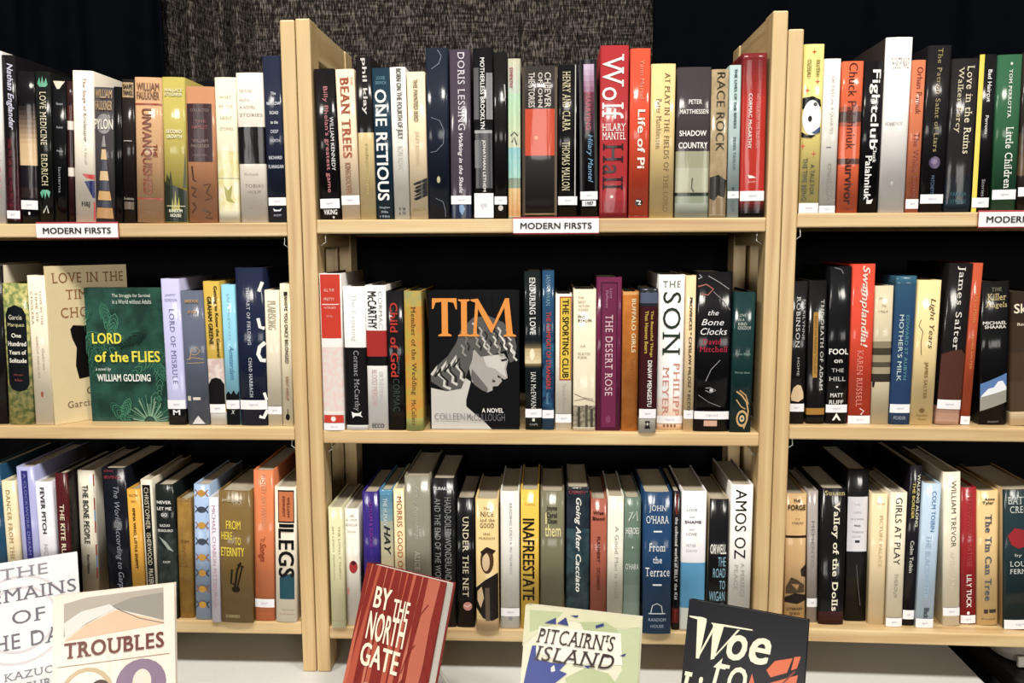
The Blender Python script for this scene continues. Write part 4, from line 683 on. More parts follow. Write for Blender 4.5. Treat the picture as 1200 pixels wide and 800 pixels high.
B(LB, None, (178.4, 202, 568), '#1f2624', 'black-green picture book with small stacked white words', [bd(330, 600, ('#39433e', '#232b2a', 60)), t('NEVER', '#e6e6e2', .08, .86, 222, 234, 'hb'), t('LET ME', '#e6e6e2', .08, .86, 246, 258, 'hb'), t('GO', '#e6e6e2', .3, .62, 270, 282, 'hb'), t('KAZUO', '#d8d8d4', .2, .76, 312, 322, 'hb'), t('ISHIGURO', '#d8d8d4', .08, .9, 332, 342, 'hb'), p('#9aa39c', (.1, 360), (.5, 380), (.9, 420), (.6, 410)), t('KNOPF', '#e6e6e2', .3, .7, 455, 464, 'h')])
B(LB, (209, 227.2, 724), (207, 225.8, 584.5), ('#b58a3e', '#a37a34', 60), 'bronze-gold book beside the blue crab-patterned one', [t('TIM', '#7a5a24', .2, .8, 375, 388, 'hb'), t('WINTON', '#8a6628', .3, .55, 395, 520), r('#8a6a2c', .05, .95, 480, 520), bd(215, 228, '#8c6a34')])
B(LB, (229, 247.4, 726), (227, 244.6, 568), '#9fb8da', 'sky-blue book patterned with gold and dark crabs', [x for k in range(8) for x in ((e('#c9963c', .25, .75, 180+62*k, 206+62*k) if k % 2 == 0 or k > 4 else e('#48505e', .2, .8, 182+62*k, 206+62*k)), ln('#a5622e' if k % 2 == 0 else '#39404c', .07, (.08, 180+62*k), (.25, 192+62*k), (.08, 206+62*k)), ln('#a5622e' if k % 2 == 0 else '#39404c', .07, (.92, 180+62*k), (.75, 192+62*k), (.92, 206+62*k)))])
B(LB, (247.8, 258.8, 729), (244.8, 254.8, 583), '#dcdae6', 'slim pale lilac book with pink capitals behind the olive-brown one', [t('MICHAEL CHABON PITTSBURGH', '#c99ab0', .3, .7, 240, 640)])
B(LB, (259.6, 296, 733), (255.2, 294, 575.5), '#7d6334', 'big olive-brown book with yellow capitals and a bugle', [t('JAMES JONES', '#cfc3a0', .1, .72, 216, 230, 'hb'), t('FROM', '#e2c83a', .22, .68, 300, 334, 'hb'), t('HERE', '#e2c83a', .06, .42, 344, 374, 'hb'), t('TO', '#e2c83a', .5, .68, 364, 394, 'hb'), t('ETERNITY', '#e2c83a', .04, .78, 404, 438, 'hb'), ln('#2b2418', .07, (.66, 462), (.55, 490), (.46, 560)), ln('#2b2418', .05, (.7, 480), (.62, 520), (.54, 560)), e('#2b2418', .36, .62, 556, 580), ln('#2b2418', .06, (.38, 490), (.34, 545), (.5, 550)), ln('#2b2418', .05, (.55, 470), (.75, 480)), t('SCRIBNERS', '#b8a878', .15, .6, 668, 680, 'h')], bulge=.002)
B(LB, (299, 321.6, 727.5), (296.4, 319.8, 551.5), '#d97c4c', 'salmon-orange book with red-brown script and a sticker', [t('MYSTERY AND MANNERS', '#e6a27c', .4, .66, 120, 330), t('of', '#9c4426', .35, .6, 362, 380, 'hi'), t('Songs', '#9c4426', .2, .62, 385, 460, 'ib'), st(605, 638), t('FARRAR', '#c06a40', .2, .8, 655, 664, 'h')])
B(LB, (323.4, 349.8, 729), (321.4, 348.6, 571), '#e6dcc6', 'cream book with giant black deco letters and an orange panel', [r('#2c2824', .16, .92, 182, 308), r('#d0784a', .2, .88, 188, 302), t('WILLIAM', '#8a3f26', .6, .72, 208, 285, 'b'), t('KENNEDY', '#8a3f26', .38, .5, 205, 285, 'b'), r('#1f1c1c', .2, .9, 312, 326), t('LEGS', '#1f1c1c', .16, .9, 330, 520, 'b'), p('#24505e', (.2, 520), (.9, 500), (.9, 606), (.2, 606)), t('The Novel', '#b09a82', .3, .86, 645, 653, 'h'), t('by Kennedy', '#b98a6a', .2, .9, 662, 670, 'h')])
# --- bottom shelf, middle bookcase
B(MBT, (388.8, 406.6, 735.5), (384, 401.6, 594.4), '#d6d2a6', 'pale celery-green book with olive spaced capitals, at the left end', [t('THE LOVELY THIRST', '#a39e70', .66, .8, 320, 530), t('JIM LEWIS MORGAN', '#a39e70', .22, .36, 320, 530), r('#b5b088', .0, 1, 694, 697)])
B(MBT, None, (402.2, 419.6, 596), '#e6e0d2', 'white book with a small round red picture', [t('KAREN', '#9a948a', .3, .7, 275, 285, 'h'), t('JOY FOWLER', '#9a948a', .1, .9, 292, 302, 'h'), t('BOOKCLUB', '#9a948a', .1, .9, 310, 320, 'h'), t('Stories', '#b5afa4', .2, .8, 335, 345, 'h'), e('#b03438', .25, .85, 454, 504, 16), e('#5c2426', .4, .75, 456, 472), e('#d98a80', .05, .2, 560, 590)])
B(MBT, None, (424, 443.2, 576.4), '#3a2a88', 'violet book with magenta lettering', [t('ASYLUM & SUICIDE', '#8a3fae', .4, .62, 225, 400, 'b'), t('EVERETT', '#5a3fae', .4, .6, 400, 450)])
B(MBT, None, (444.4, 459.4, 574), '#5a8fae', 'blue book fading to tan with bold dark lettering', [gr(180, 300, '#4a86aa', '#8aa8ae', 5), gr(300, 480, '#a9ac98', '#cfc09a', 5), bd(480, 640, '#cdbf9a'), t('THE HUMAN', '#cfdde0', .26, .6, 212, 315, 'b'), t('HAY', '#26282c', .3, .8, 318, 430, 'bi')])
B(MBT, None, (460.6, 473.2, 572.5), '#e2d3a4', 'narrow buff book with red-brown rounded capitals', [t('MORRIS', '#b5533a', .3, .8, 205, 322), t('GOOD OLD', '#c0603c', .3, .8, 338, 520)])
B(MBT, None, (473.6, 503.4, 557.5), '#8a8674', 'wide grey-taupe book with pale italic lettering', [t('Family Furnishings', '#c4c0b2', .34, .56, 165, 370, 'i'), t('ALICE MUNRO', '#b9b5a6', .36, .56, 415, 600, 's')])
B(MBT, None, (505.2, 533.4, 560.5), '#1c1c1f', 'black book with two columns of grey condensed capitals', [t('MURAKAMI', '#dedede', .06, .9, 168, 180, 'hb'), t('HARD-BOILED WONDERLAND', '#8f9290', .54, .82, 208, 530), t('AND THE END OF THE WORLD', '#8f9290', .1, .36, 212, 560)])
B(MBT, (535, 556, 735), (534, 557.2, 583.6), '#161519', 'black book with cream vertical capitals and a pink emblem', [t('UNDER THE NET', '#e0d6b8', .34, .66, 282, 595, 's'), e('#c98a7c', .36, .86, 616, 650), ln('#e6d0c0', .06, (.4, 628), (.6, 636), (.8, 626))])
B(MBT, (558, 583.6, 739), (557.2, 584.4, 584.5), '#dfc184', 'tan book with a drawn woman and dark clothes below', [t('The', '#4a3826', .35, .65, 246, 256, 'hs'), t('NICE', '#4a3826', .22, .8, 264, 282, 'hs'), t('and the', '#4a3826', .2, .85, 290, 302, 'hs'), t('GOOD', '#4a3826', .2, .82, 308, 326, 'hs'), t('IRIS', '#6a543a', .35, .65, 346, 354, 'h'), t('MURDOCH', '#6a543a', .15, .85, 362, 371, 'h'), e('#5c3d28', .2, .8, 402, 505), e('#e2c49c', .28, .62, 425, 495), p('#3a2a22', (.2, 420), (.5, 400), (.9, 415), (.75, 430), (.5, 420), (.3, 440)), p('#2b2420', (.0, 560), (.4, 530), (1, 500), (1, 680), (.7, 690), (.3, 680), (0, 640)), p('#d8bb90', (.05, 575), (.25, 555), (.35, 600), (.2, 640), (.05, 610)), p('#6a5a48', (.4, 560), (.6, 560), (.62, 690), (.42, 690)), bd(685, 735, '#c9a878')])
B(MBT, (586.8, 609.2, 736.5), (586.4, 608.2, 575.5), '#d9d8d2', 'cool-white book with faint grey dotted capitals and a sticker', [t('READING LOLITA IN TEHRAN', '#b0afb0', .48, .62, 230, 505), t('NAFISI', '#b5b4b5', .48, .62, 550, 630), e('#8a8990', .4, .62, 672, 690), st(640, 672)])
B(MBT, None, (610, 631.6, 574), '#e2b83e', 'yellow book with bold black jagged capitals', [t('INAFREESTATE', '#25221c', .1, .76, 290, 610, 'b'), t('V S NAIPAUL', '#c79c34', .2, .8, 230, 240, 'h')])
B(MBT, None, (633.4, 661.4, 575.5), '#77735a', 'olive-grey book with one pale condensed word', [t('Joyce', '#3d3a2e', .25, .7, 240, 262, 'hb'), t('Carol', '#3d3a2e', .25, .7, 266, 286, 'hb'), t('Oates', '#3d3a2e', .3, .7, 290, 308, 'hb'), t('them', '#e2d698', .18, .86, 312, 360, 'hb'), r('#e2d698', .2, .26, 268, 312)])
B(MBT, None, (664, 691.2, 571), ('#27404c', '#3c5a62', 50), 'dark teal mottled book with white italic lettering', [bd(170, 195, '#2a2c34'), bd(195, 330, ('#22303c', '#2c3c48', 60)), t("O'BRIEN", '#a0404a', .1, .8, 182, 196, 'h'), t('Going After Cacciato', '#ecece4', .34, .64, 210, 575, 'ib')])
B(MBT, None, (692.4, 711.6, 584.5), '#a85a46', 'brick-coloured book with small dark letters', [t('Wise', '#4a1f1a', .15, .8, 262, 275, 'hb'), t('Blood', '#4a1f1a', .12, .85, 284, 297, 'hb'), t('FLANNERY', '#6a2f26', .4, .6, 360, 460, 'b'), t('OCONNOR', '#7a3a2e', .4, .6, 480, 570, 'b')])
B(MBT, None, (712.4, 731.4, 581.5), '#e0dccb', 'off-white book with pale grey lettering beside the green-grey one', [t('A Good Man is Hard', '#aeaaa0', .46, .7, 320, 600)])
B(MBT, None, (732, 751.6, 583), '#64796a', 'green-grey book with white angular lettering', [gr(420, 680, '#64796a', '#86978a', 4), ln('#dfe4dc', .05, (.3, 270), (.5, 265), (.25, 300)), ln('#dfe4dc', .05, (.5, 290), (.75, 262), (.8, 300)), t('HEROES', '#dfe4dc', .1, .9, 325, 350, 'hb'), e('#dfe4dc', .48, .56, 398, 406), t("O'HARA", '#dfe4dc', .1, .9, 465, 488, 'h')])
B(MBT, (753.6, 785.6, 743.4), (753.6, 788.6, 577), '#1f4670', 'big blue book with white serif words between short rules', [t('JOHN', '#e8ebec', .2, .8, 240, 268, 'hs'), t("O'HARA", '#e8ebec', .1, .9, 280, 310, 'hs'), r('#e8ebec', .36, .66, 338, 344), t('From', '#e8ebec', .2, .78, 386, 418, 'hs'), t('the', '#e8ebec', .34, .66, 438, 464, 'hs'), t('Terrace', '#e8ebec', .08, .94, 482, 516, 'hs'), r('#e8ebec', .34, .66, 546, 552), ln('#cfd8e0', .03, (.28, 660), (.34, 630), (.5, 622), (.66, 632), (.7, 660)), r('#cfd8e0', .2, .8, 660, 664), t('RANDOM', '#a8bccc', .2, .82, 680, 693, 'h'), t('HOUSE', '#a8bccc', .28, .74, 706, 718, 'h')], bulge=.0026)
B(MBT, (786.2, 797.6, 738), (789.2, 797.6, 575.5), '#1a1719', 'slim black book with white lettering between red ends', [t('Ondaatje', '#b8402e', .3, .7, 195, 275, 'b'), t('the collected works of BILLY the Kid', '#e6e2dc', .3, .72, 285, 605, 'b'), bd(640, 700, '#6a2420'), t('Anansi', '#c84a38', .3, .7, 645, 695)])
B(MBT, None, (799, 829.2, 575.5), '#e6e4e6', 'wide white book with sky-blue lower band', [bd(462, 640, '#5a9fca'), bd(640, 720, '#d9dfd4'), t('LOVE', '#77747a', .2, .62, 252, 262, 'h'), t('and', '#9a979c', .3, .5, 280, 288, 'h'), t('SHAME', '#55525a', .12, .8, 298, 309, 'hb'), t('and', '#9a979c', .3, .5, 328, 336, 'h'), t('LOVE', '#77747a', .2, .62, 346, 356, 'h'), t('PETER', '#b0adb2', .2, .6, 390, 400, 'h'), t('DAVIS', '#b0adb2', .2, .64, 410, 420, 'h')])
B(MBT, None, (832.6, 854.4, 584.5), '#19181d', 'black book with white name above pale blue title words', [t('ORWELL', '#eae6dc', .06, .94, 390, 428, 'hb'), t('THE', '#8ab8cc', .5, .92, 440, 476, 'h'), t('ROAD', '#8ab8cc', .24, .92, 484, 520, 'h'), t('TO', '#8ab8cc', .6, .92, 532, 566, 'h'), t('WIGAN', '#8ab8cc', .06, .92, 574, 612, 'h'), t('PIER', '#8ab8cc', .3, .92, 620, 656, 'h')], side='#b9a888')
B(MBT, None, (857.4, 883.4, 568), '#e9e6e0', 'white book with elegant black condensed capitals, at the right end', [t('AMOS OZ', '#232125', .2, .72, 178, 446, 'l'), t('A PERFECT', '#b0acaa', .52, .7, 462, 600), t('PEACE', '#b0acaa', .22, .4, 470, 570)])
# --- bottom shelf, right bookcase
B(RB, (918.6, 943.4, 728.5), (922.4, 946.2, 578.5), '#cfa974', 'tan book with a black rule and dark boat picture', [t('THE', '#3d2c1c', .35, .7, 216, 228, 'hb'), t('FORGE', '#3d2c1c', .1, .95, 238, 258, 'hb'), t('T S', '#6a5236', .45, .65, 290, 297, 'h'), t('STRIBLING', '#5a432a', .3, .85, 304, 313, 'h'), r('#33251a', 0, 1, 357, 366), p('#3a2c22', (.75, 490), (1, 470), (1, 520), (.8, 515)), p('#55402c', (.05, 560), (.3, 520), (.6, 530), (.95, 550), (.95, 580), (.05, 585)), p('#2b2019', (0, 600), (.5, 582), (1, 590), (1, 612), (.6, 625), (0, 618)), p('#ad8656', (.3, 545), (.7, 548), (.6, 570)), t('LITERARY', '#5a432a', .1, .9, 640, 650, 'hb'), t('GUILD', '#5a432a', .25, .75, 658, 668, 'hb')])
B(RB, (945, 957.6, 729), (946.8, 958.2, 575.5), '#a39a95', 'slim mouse-grey book with a pale sticker', [t('MEMENTO', '#8a817c', .35, .65, 300, 480), st(602, 636)])
B(RB, (960, 987.8, 732), (962.4, 993.4, 572.5), '#181417', 'black book with bold cream lettering and wine-red foot', [t('Susann', '#d9c88a', .14, .94, 184, 202, 'hs'), t('Valley of the Dolls', '#efe9d0', .42, .74, 226, 652, 'sb'), bd(655, 708, '#4a1a22')], bulge=.0022)
B(RB, (989, 1015.4, 727.5), (994, 1019.8, 550), '#1a171a', 'tall black book with a white rectangular panel', [r('#dddbe0', .04, .96, 206, 418), t('THE', '#b5b3ba', .3, .6, 232, 240, 'h'), t('GIRL', '#b5b3ba', .3, .7, 262, 270, 'h'), t('IN A SWING', '#9a98a0', .2, .8, 288, 296, 'h'), t('PAUL', '#55535a', .35, .65, 314, 320, 'hb'), t('THEROUX', '#9a98a0', .25, .8, 338, 346, 'h'), t('NOVEL', '#b5b3ba', .3, .7, 356, 364, 'h'), r('#3d3b42', .4, .62, 374, 384), ln('#6a6668', .025, (.5, 470), (.58, 540), (.72, 630))])
B(RB, (1016.4, 1037, 731.5), (1021.8, 1041.6, 578.5), '#e6cfa4', 'buff book with barely visible lettering beside the panelled black one', [t('PICTURE PALACE', '#cdb68a', .5, .72, 280, 480), t('Theroux', '#b59c6c', .3, .8, 228, 238, 'h')])
B(RB, (1037.4, 1057, 734), (1044, 1063.8, 577), '#e6dbc0', 'ivory book with large black spaced capitals and a sticker', [t('GIRLS AT PLAY', '#26231f', .3, .7, 210, 470), t('THEROUX', '#8f8878', .4, .62, 505, 602), st(680, 714)])
B(RB, (1057.4, 1071.4, 733), (1067.4, 1081, 545.5), '#221d26', 'leaning black-purple book with yellow-white condensed capitals', [t('WALKING ALONG', '#e0dcc8', .6, .86, 118, 320, 'b'), t('THE BORDER', '#d8c86a', .24, .48, 150, 290, 'b'), t('Colm Toibin', '#c8c4bc', .3, .62, 375, 500, 'b'), st(648, 684)])
B(RB, (1072.4, 1093.6, 735.5), (1083.4, 1104, 566.5), '#b5cbdf', 'leaning pale blue book with blue lettering', [t('COLM TOIBIN', '#3f7fb8', .5, .74, 185, 340), t('THE BLACKWATER', '#9db8d0', .3, .6, 355, 600), t('Black', '#3d4048', .4, .7, 640, 680, 'b'), st(682, 718)])
B(RB, (1104.6, 1125.2, 733.5), (1106.4, 1125.6, 553.6), '#e9dec6', 'cream upright book after a gap, with tan thin capitals', [t('WILLIAM TREVOR', '#6a6254', .44, .74, 145, 402), t('AFTER RAIN', '#d8cab0', .4, .66, 420, 560), st(640, 672)])
B(RB, (1125.8, 1143.6, 731.5), (1126.6, 1145, 571.6), '#a3242a', 'cherry-red book with white lower lettering', [t('INTERVIEWING MATISSE', '#c04a48', .4, .7, 190, 480), t('LILY TUCK', '#f0e2dc', .36, .7, 510, 640, 'b'), e('#f0e2dc', .4, .6, 655, 668), st(670, 702)])
B(RB, (1145, 1170, 733), (1146, 1170.6, 575.5), '#e0be82', 'tan book with bold grey-blue lettering', [t('Anne', '#3d3226', .3, .8, 212, 222, 'hb'), t('Tyler', '#3d3226', .2, .75, 226, 240, 'hb'), t('The Tin Can Tree', '#56606e', .34, .66, 276, 614, 'sb'), r('#4a4038', .3, .5, 648, 664), r('#4a4038', .56, .9, 648, 662), t('Knopf', '#6a5640', .2, .85, 682, 692, 'h')], bulge=.002)
B(RB, (1177, 1217, 738), (1177, 1218, 574), '#263a40', 'dark teal book with a red flower, cut by the picture edge', [t('BATTLE', '#d2d8d2', .1, .9, 210, 238, 'hs'), t('CREEK', '#d2d8d2', .16, .8, 246, 272, 'hs'), p('#a82c34', (.1, 360), (.3, 330), (.6, 340), (.85, 360), (.7, 400), (.4, 410), (.2, 395)), t('by', '#c8cec8', .3, .5, 430, 445, 'h'), t('LOUISE', '#d2d8d2', .16, .9, 460, 480, 'hs'), t('FERNIE', '#d2d8d2', .16, .8, 490, 508, 'hs'), st(690, 730)], side='#c2a476')

# --- books standing face-out: a front board with printed art, spine at its left, pages at its right
def face_book(loc, rot, w, h, tk, base, label, items, group=None, cat='book', kind='jacket', pages='#dcd2ba', inset=.003, bulge=.002):
    """local x across the front, z up, y into the book; origin at the middle of the lower front edge"""
    root = empty('book', loc, rot=rot); tag(root, label, cat, group)
    bands = []
    m = MB(); bt = .0024; cm = jacket(base, kind)
    # case: spine at x = -w/2, boards front and back; section drawn in x, y
    K_ = 8; sp = [(-w/2-.0001+bulge*(1-math.sin(math.pi*k/K_)), tk*k/K_) for k in range(K_+1)]
    outer = [(w/2, 0), (-w/2+bulge+.003, 0)]+sp+[(-w/2+bulge+.003, tk), (w/2, tk)]
    inner = [(w/2, bt), (-w/2+bulge+.004, bt)]+[(x+bt, bt+(tk-2*bt)*k/K_) for k, (x, y) in enumerate(sp)]+[(-w/2+bulge+.004, tk-bt), (w/2, tk-bt)]
    n = len(outer)
    V = [(x, y, z) for z in (0, h) for x, y in outer]+[(x, y, z) for z in (0, h) for x, y in inner]
    F = []
    for k in range(n-1):
        F.append((k+1, k, n+k, n+k+1)); F.append((2*n+k, 2*n+k+1, 3*n+k+1, 3*n+k))
        F.append((k, k+1, 2*n+k+1, 2*n+k)); F.append((n+k+1, n+k, 3*n+k, 3*n+k+1))
    F.append((0, 2*n, 3*n, n)); F.append((n-1, 2*n-1, 4*n-1, 3*n-1))
    m.add(V, F, cm); m.build('cover', root)
    m = MB(); m.box((-w/2+bulge+.006, bt+.0002, inset), (w/2-inset-.001, tk-bt-.0002, h-inset), paper(pages)); m.build('pages', root)
    cl_ = lambda q: min(.999, max(.001, q)); place = lambda u, v, l: ((cl_(u)-.5)*w, -l, h*(1-cl_(v)))
    print_on(items, place, w/h, root, False, ('lettering', 'cover_art', 'price_sticker'))
    return root
def norm(items, x0, x1, y0, y1):
    """print items given in picture pixels of one flat cover -> unit square"""
    U = lambda x: min(1, max(0, (x-x0)/(x1-x0))); V = lambda y: min(1, max(0, (y-y0)/(y1-y0))); out = []
    for it in flat(items):
        if it[0] == 't': out.append(it[:3]+(U(it[3]), U(it[4]), V(it[5]), V(it[6]), it[7]))
        elif it[0] == 'p': out.append(('p', it[1], [(U(a), V(b)) for a, b in it[2]]))
        elif it[0] == 'l': out.append(('l', it[1], it[2]/(x1-x0), [(U(a), V(b)) for a, b in it[3]]))
    return out

# the black face-out book on the middle bookcase
def face_on_shelf(row, TL, TR, BL, BR, y, tk, base, label, items, group, dx=0, **k):
    bay, s = row; O, ex, ey, rz = frame(bay); z0 = SHELF[bay]['TMB'.index(s)]+TH
    a, zt = on_plane(bay, TL[0], TL[1], y); b, zt2 = on_plane(bay, TR[0], TR[1], y); c, _ = on_plane(bay, BL[0], BL[1], y); d, _ = on_plane(bay, BR[0], BR[1], y)
    w = ((b-a)+(d-c))/2; x = (a+b+c+d)/4+dx; h = (zt+zt2)/2-z0
    q = O+ex*x+ey*y
    return face_book((q.x, q.y, CZ+z0+.0004), Matrix.Rotation(rz, 3, 'Z').to_quaternion(), w, h, tk, base, label, items, group, **k)
TO = '#e8923a'; hair = '#5d5b59'; lt = '#c9c6c0'; md = '#96928d'
tim = norm([p('#c6c3bd', (57, 530), (130, 545), (200, 470), (245, 500), (222, 585), (222, 615), (262, 650), (300, 680), (342, 721), (57, 721)),
    p('#a9a5a0', (245, 370), (270, 345), (300, 360), (340, 380), (400, 370), (421, 400), (411, 440), (418, 483), (402, 490), (386, 480), (391, 498), (372, 520), (347, 522), (347, 540), (322, 550), (300, 540), (270, 520), (250, 500), (238, 440)),
    p('#c9c6c1', (300, 375), (395, 378), (412, 402), (404, 440), (412, 480), (395, 470), (360, 440), (320, 430)),
    p('#6e6a67', (250, 440), (275, 470), (300, 500), (325, 530), (322, 549), (298, 540), (262, 515), (245, 480)),
    p('#3a3838', (385, 398), (416, 392), (415, 402), (392, 408)), p('#3a3838', (372, 468), (386, 478), (384, 486), (370, 478)), p('#4a4746', (348, 488), (362, 496), (356, 504), (344, 500)),
    p(hair, (57, 465), (95, 420), (140, 380), (178, 322), (200, 262), (258, 205), (330, 198), (400, 228), (450, 290), (461, 340), (446, 405), (428, 412), (412, 355), (340, 378), (292, 385), (258, 345), (252, 400), (200, 532), (130, 545), (57, 500)),
    [ln(lt, 13, (60+i*44, 470-i*22), (90+i*44, 430-i*24), (88+i*44, 462-i*18), (122+i*40, 490-i*18), (118+i*40, 520-i*18), (150+i*32, 535-i*20)) for i in range(3)],
    [ln('#262424', 9, (76+i*44, 478-i*22), (106+i*44, 440-i*24), (104+i*44, 470-i*18), (136+i*40, 498-i*18), (134+i*40, 522-i*18)) for i in range(3)],
    [ln(c, 9, (x, y), (x+14, y+16), (x+8, y+36), (x+24, y+52)) for x, y, c in ((255, 230, lt), (285, 250, '#a8a49e'), (300, 300, lt), (335, 230, md), (350, 290, lt), (372, 250, lt), (392, 300, '#dedbd6'), (412, 258, lt), (425, 320, '#dedbd6'), (265, 290, md), (320, 325, '#b5b1ab'), (200, 330, md), (215, 285, '#77736f'), (370, 330, md), (438, 350, lt))],
    [ln('#2b2929', 6, (x, y), (x+12, y+16), (x+6, y+34)) for x, y in ((272, 245), (312, 270), (332, 305), (362, 270), (384, 320), (404, 285), (415, 335), (285, 320), (228, 320), (348, 240))],
    p(TO, (68, 118), (182, 118), (184, 168), (178, 168), (168, 138), (141, 134), (141, 278), (157, 284), (157, 291), (96, 291), (96, 284), (112, 278), (112, 134), (84, 138), (74, 166), (67, 166)),
    p(TO, (190, 123), (243, 123), (243, 129), (230, 134), (230, 280), (245, 285), (245, 291), (188, 291), (188, 285), (203, 280), (203, 134), (190, 129)),
    p(TO, (248, 123), (282, 120), (352, 238), (408, 118), (426, 118), (443, 280), (458, 286), (458, 292), (400, 292), (400, 286), (414, 280), (404, 160), (346, 274), (340, 274), (282, 166), (274, 280), (288, 286), (288, 292), (238, 292), (238, 286), (258, 280), (270, 138), (248, 130)),
    t('A NOVEL', '#e6e3de', 296, 398, 622, 643, 'hb'), t('COLLEEN', '#8f8b90', 72, 216, 646, 678, 'h'), t('McCULLOUGH', '#6d6a74', 226, 404, 648, 682, 'h')], 45, 472, 85, 722)
face_on_shelf(MM, (500.5, 341), (609, 341), (503, 500.5), (607.8, 500.5), .012, .026, '#17171b', 'black face-out book showing a grey sculpted head in profile, orange capitals', tim, 'books on the centre shelf of the middle bookcase')

# the green face-out book and the angled cream cover behind it
rd = random.Random(4); fr = []
for k in range(17):                                              # feathery fronds
    x = rd.uniform(350, 690); y = rd.uniform(140, 640); a = rd.uniform(.4, 2.7); L_ = rd.uniform(90, 190)
    cs = rd.choice((('#2f6b54', '#3f8064'), ('#245845', '#3a7058'), ('#4c8a6c', '#2d5f4b'), ('#17332d', '#112724')))
    ca, sa = math.cos(a), math.sin(a)
    for j in range(13):
        f = j/13; bx, by = x+L_*f*ca, y+L_*f*sa; l2 = (1-f*.7)*rd.uniform(35, 60)
        for sd in (-1, 1):
            q = a+sd*.75; fr.append(ln(cs[j % 2], 3.2, (bx, by), (bx+l2*.5*math.cos(q), by+l2*.5*math.sin(q)), (bx+l2*math.cos(q-sd*.25), by+l2*math.sin(q-sd*.25))))
for k in range(26):
    a = math.pi*(1.0+k/25); fr.append(ln(rd.choice(['#6f9a84', '#4f8068', '#87ab92']), 3.5, (620+25*math.cos(a), 690+25*math.sin(a)), (620+rd.uniform(60, 110)*math.cos(a), 690+rd.uniform(70, 120)*math.sin(a))))
fl = norm(fr+[t('The Struggle for Survival', '#d8ded2', 482, 652, 160, 178, 'h'), t('in a World without Adults', '#d8ded2', 482, 656, 183, 201, 'h'),
    t('LORD', '#e8dc3c', 382, 514, 320, 364, 'hb'), t('of the', '#e8dc3c', 388, 540, 396, 440, 'hb'), t('FLIES', '#e8dc3c', 556, 682, 394, 440, 'hb'), t('a novel by', '#dfe4da', 388, 458, 462, 480, 'hi'), t('WILLIAM GOLDING', '#e8ebe4', 394, 634, 490, 520, 'hb')], 350, 706, 136, 688)
face_on_shelf(LM, (96.6, 338), (190.6, 336.8), (106.6, 489), (198, 490), .034, .018, ('#1f4038', '#2b5a4c', 26), 'green face-out book with palm fronds and yellow title lettering', fl, 'books on the centre shelf of the left bookcase')
O, ex, ey, rz = frame('L'); x0, _ = on_plane('L', 63.6, 498.5, .0045); z0 = SHELF['L'][1]+TH
bw, an = .118, math.radians(51); q = O+ex*(x0+.0022+bw/2*math.cos(an))+ey*(.006+bw/2*math.sin(an))
_, zt = on_plane('L', 52, 312.3, .004)
ch = norm([t('LOVE IN THE', '#9a6a3e', 385, 930, 168, 248, 'hs'), t('TIME OF', '#9a6a3e', 480, 860, 300, 376, 'hs'), t('CHOLERA', '#9a6a3e', 435, 880, 440, 520, 'hs'),
    p('#1d191a', (495, 610), (520, 580), (600, 590), (660, 572), (800, 580), (850, 600), (830, 700), (850, 860), (840, 1010), (780, 1000), (700, 1030), (620, 1000), (540, 1010), (520, 900), (535, 760), (505, 680)),
    t('Gabriel', '#7d6248', 590, 880, 1080, 1140, 'hs'), t('Garcia Marquez', '#7d6248', 440, 930, 1180, 1250, 'hs')], 345, 960, 115, 1350)
face_book((q.x, q.y, CZ+z0+.0004), Matrix.Rotation(rz+an, 3, 'Z').to_quaternion(), bw, zt-z0, .008, '#e6d2a2', 'cream cover turned outwards with brown typewriter capitals and a black plaque', ch, 'books on the centre shelf of the left bookcase', bulge=.0008)

# --- the display books on wire easels on the table
def display(x, y, psi, tau, w, h, tk, base, label, items, pages='#f0ece2', elabel='', kind='jacket'):
    # psi turns the cover to the picture's left, tau leans it back
    rot = Matrix.Rotation(-psi, 3, 'Z') @ Matrix.Rotation(-tau, 3, 'X')
    zb = ZT+.012; b = Vector((x, y, zb))
    face_book(b, rot.to_quaternion(), w, h, tk, base, label, items, 'display books tilted on wire easels', pages=pages, bulge=.0012, kind=kind, inset=.0012)
    root = tag(empty('wire_easel', (x, y, ZT), -psi), elabel, 'easel', 'white wire easels under the display books')
    wm = plain('white_coated_wire', '#dcd8cf', .4, 0); ty = math.sin(tau); tz = math.cos(tau); R = .0026
    def at(a, off, up): return (a, off*tz+up*ty, .012-off*ty+up*tz)      # off = behind the cover, up = along the cover
    for s in (-1, 1):
        a = s*.032; m = MB()
        m.tube([at(a, -.0038, .018), at(a, -.0046, .004), at(a, -.0038, -.0042), at(a, .012, -.0042), at(a, tk+.0038, -.0042), at(a, tk+.0038, .05), at(a*.7, tk+.0038, .115)], R, wm); m.build('cradle', root)
        m = MB(); pt = at(a*.7, tk+.0038, .115); m.tube([pt, (a*.95, pt[1]+.035, .05), (a*1.25, pt[1]+.062, R)], R, wm); m.build('rear_leg', root)
        m = MB(); pf = at(a, .012, -.0042); m.tube([(pf[0], pf[1], pf[2]-.0005), (pf[0], pf[1]-.002, R)], R, wm); m.build('front_foot', root)
    m = MB(); q0 = at(-.0224, tk+.0038, .113); q1 = at(.0224, tk+.0038, .113); m.tube([q0, q1], R, wm); m.build('cross_bar', root)
rd = random.Random(11); ng = []
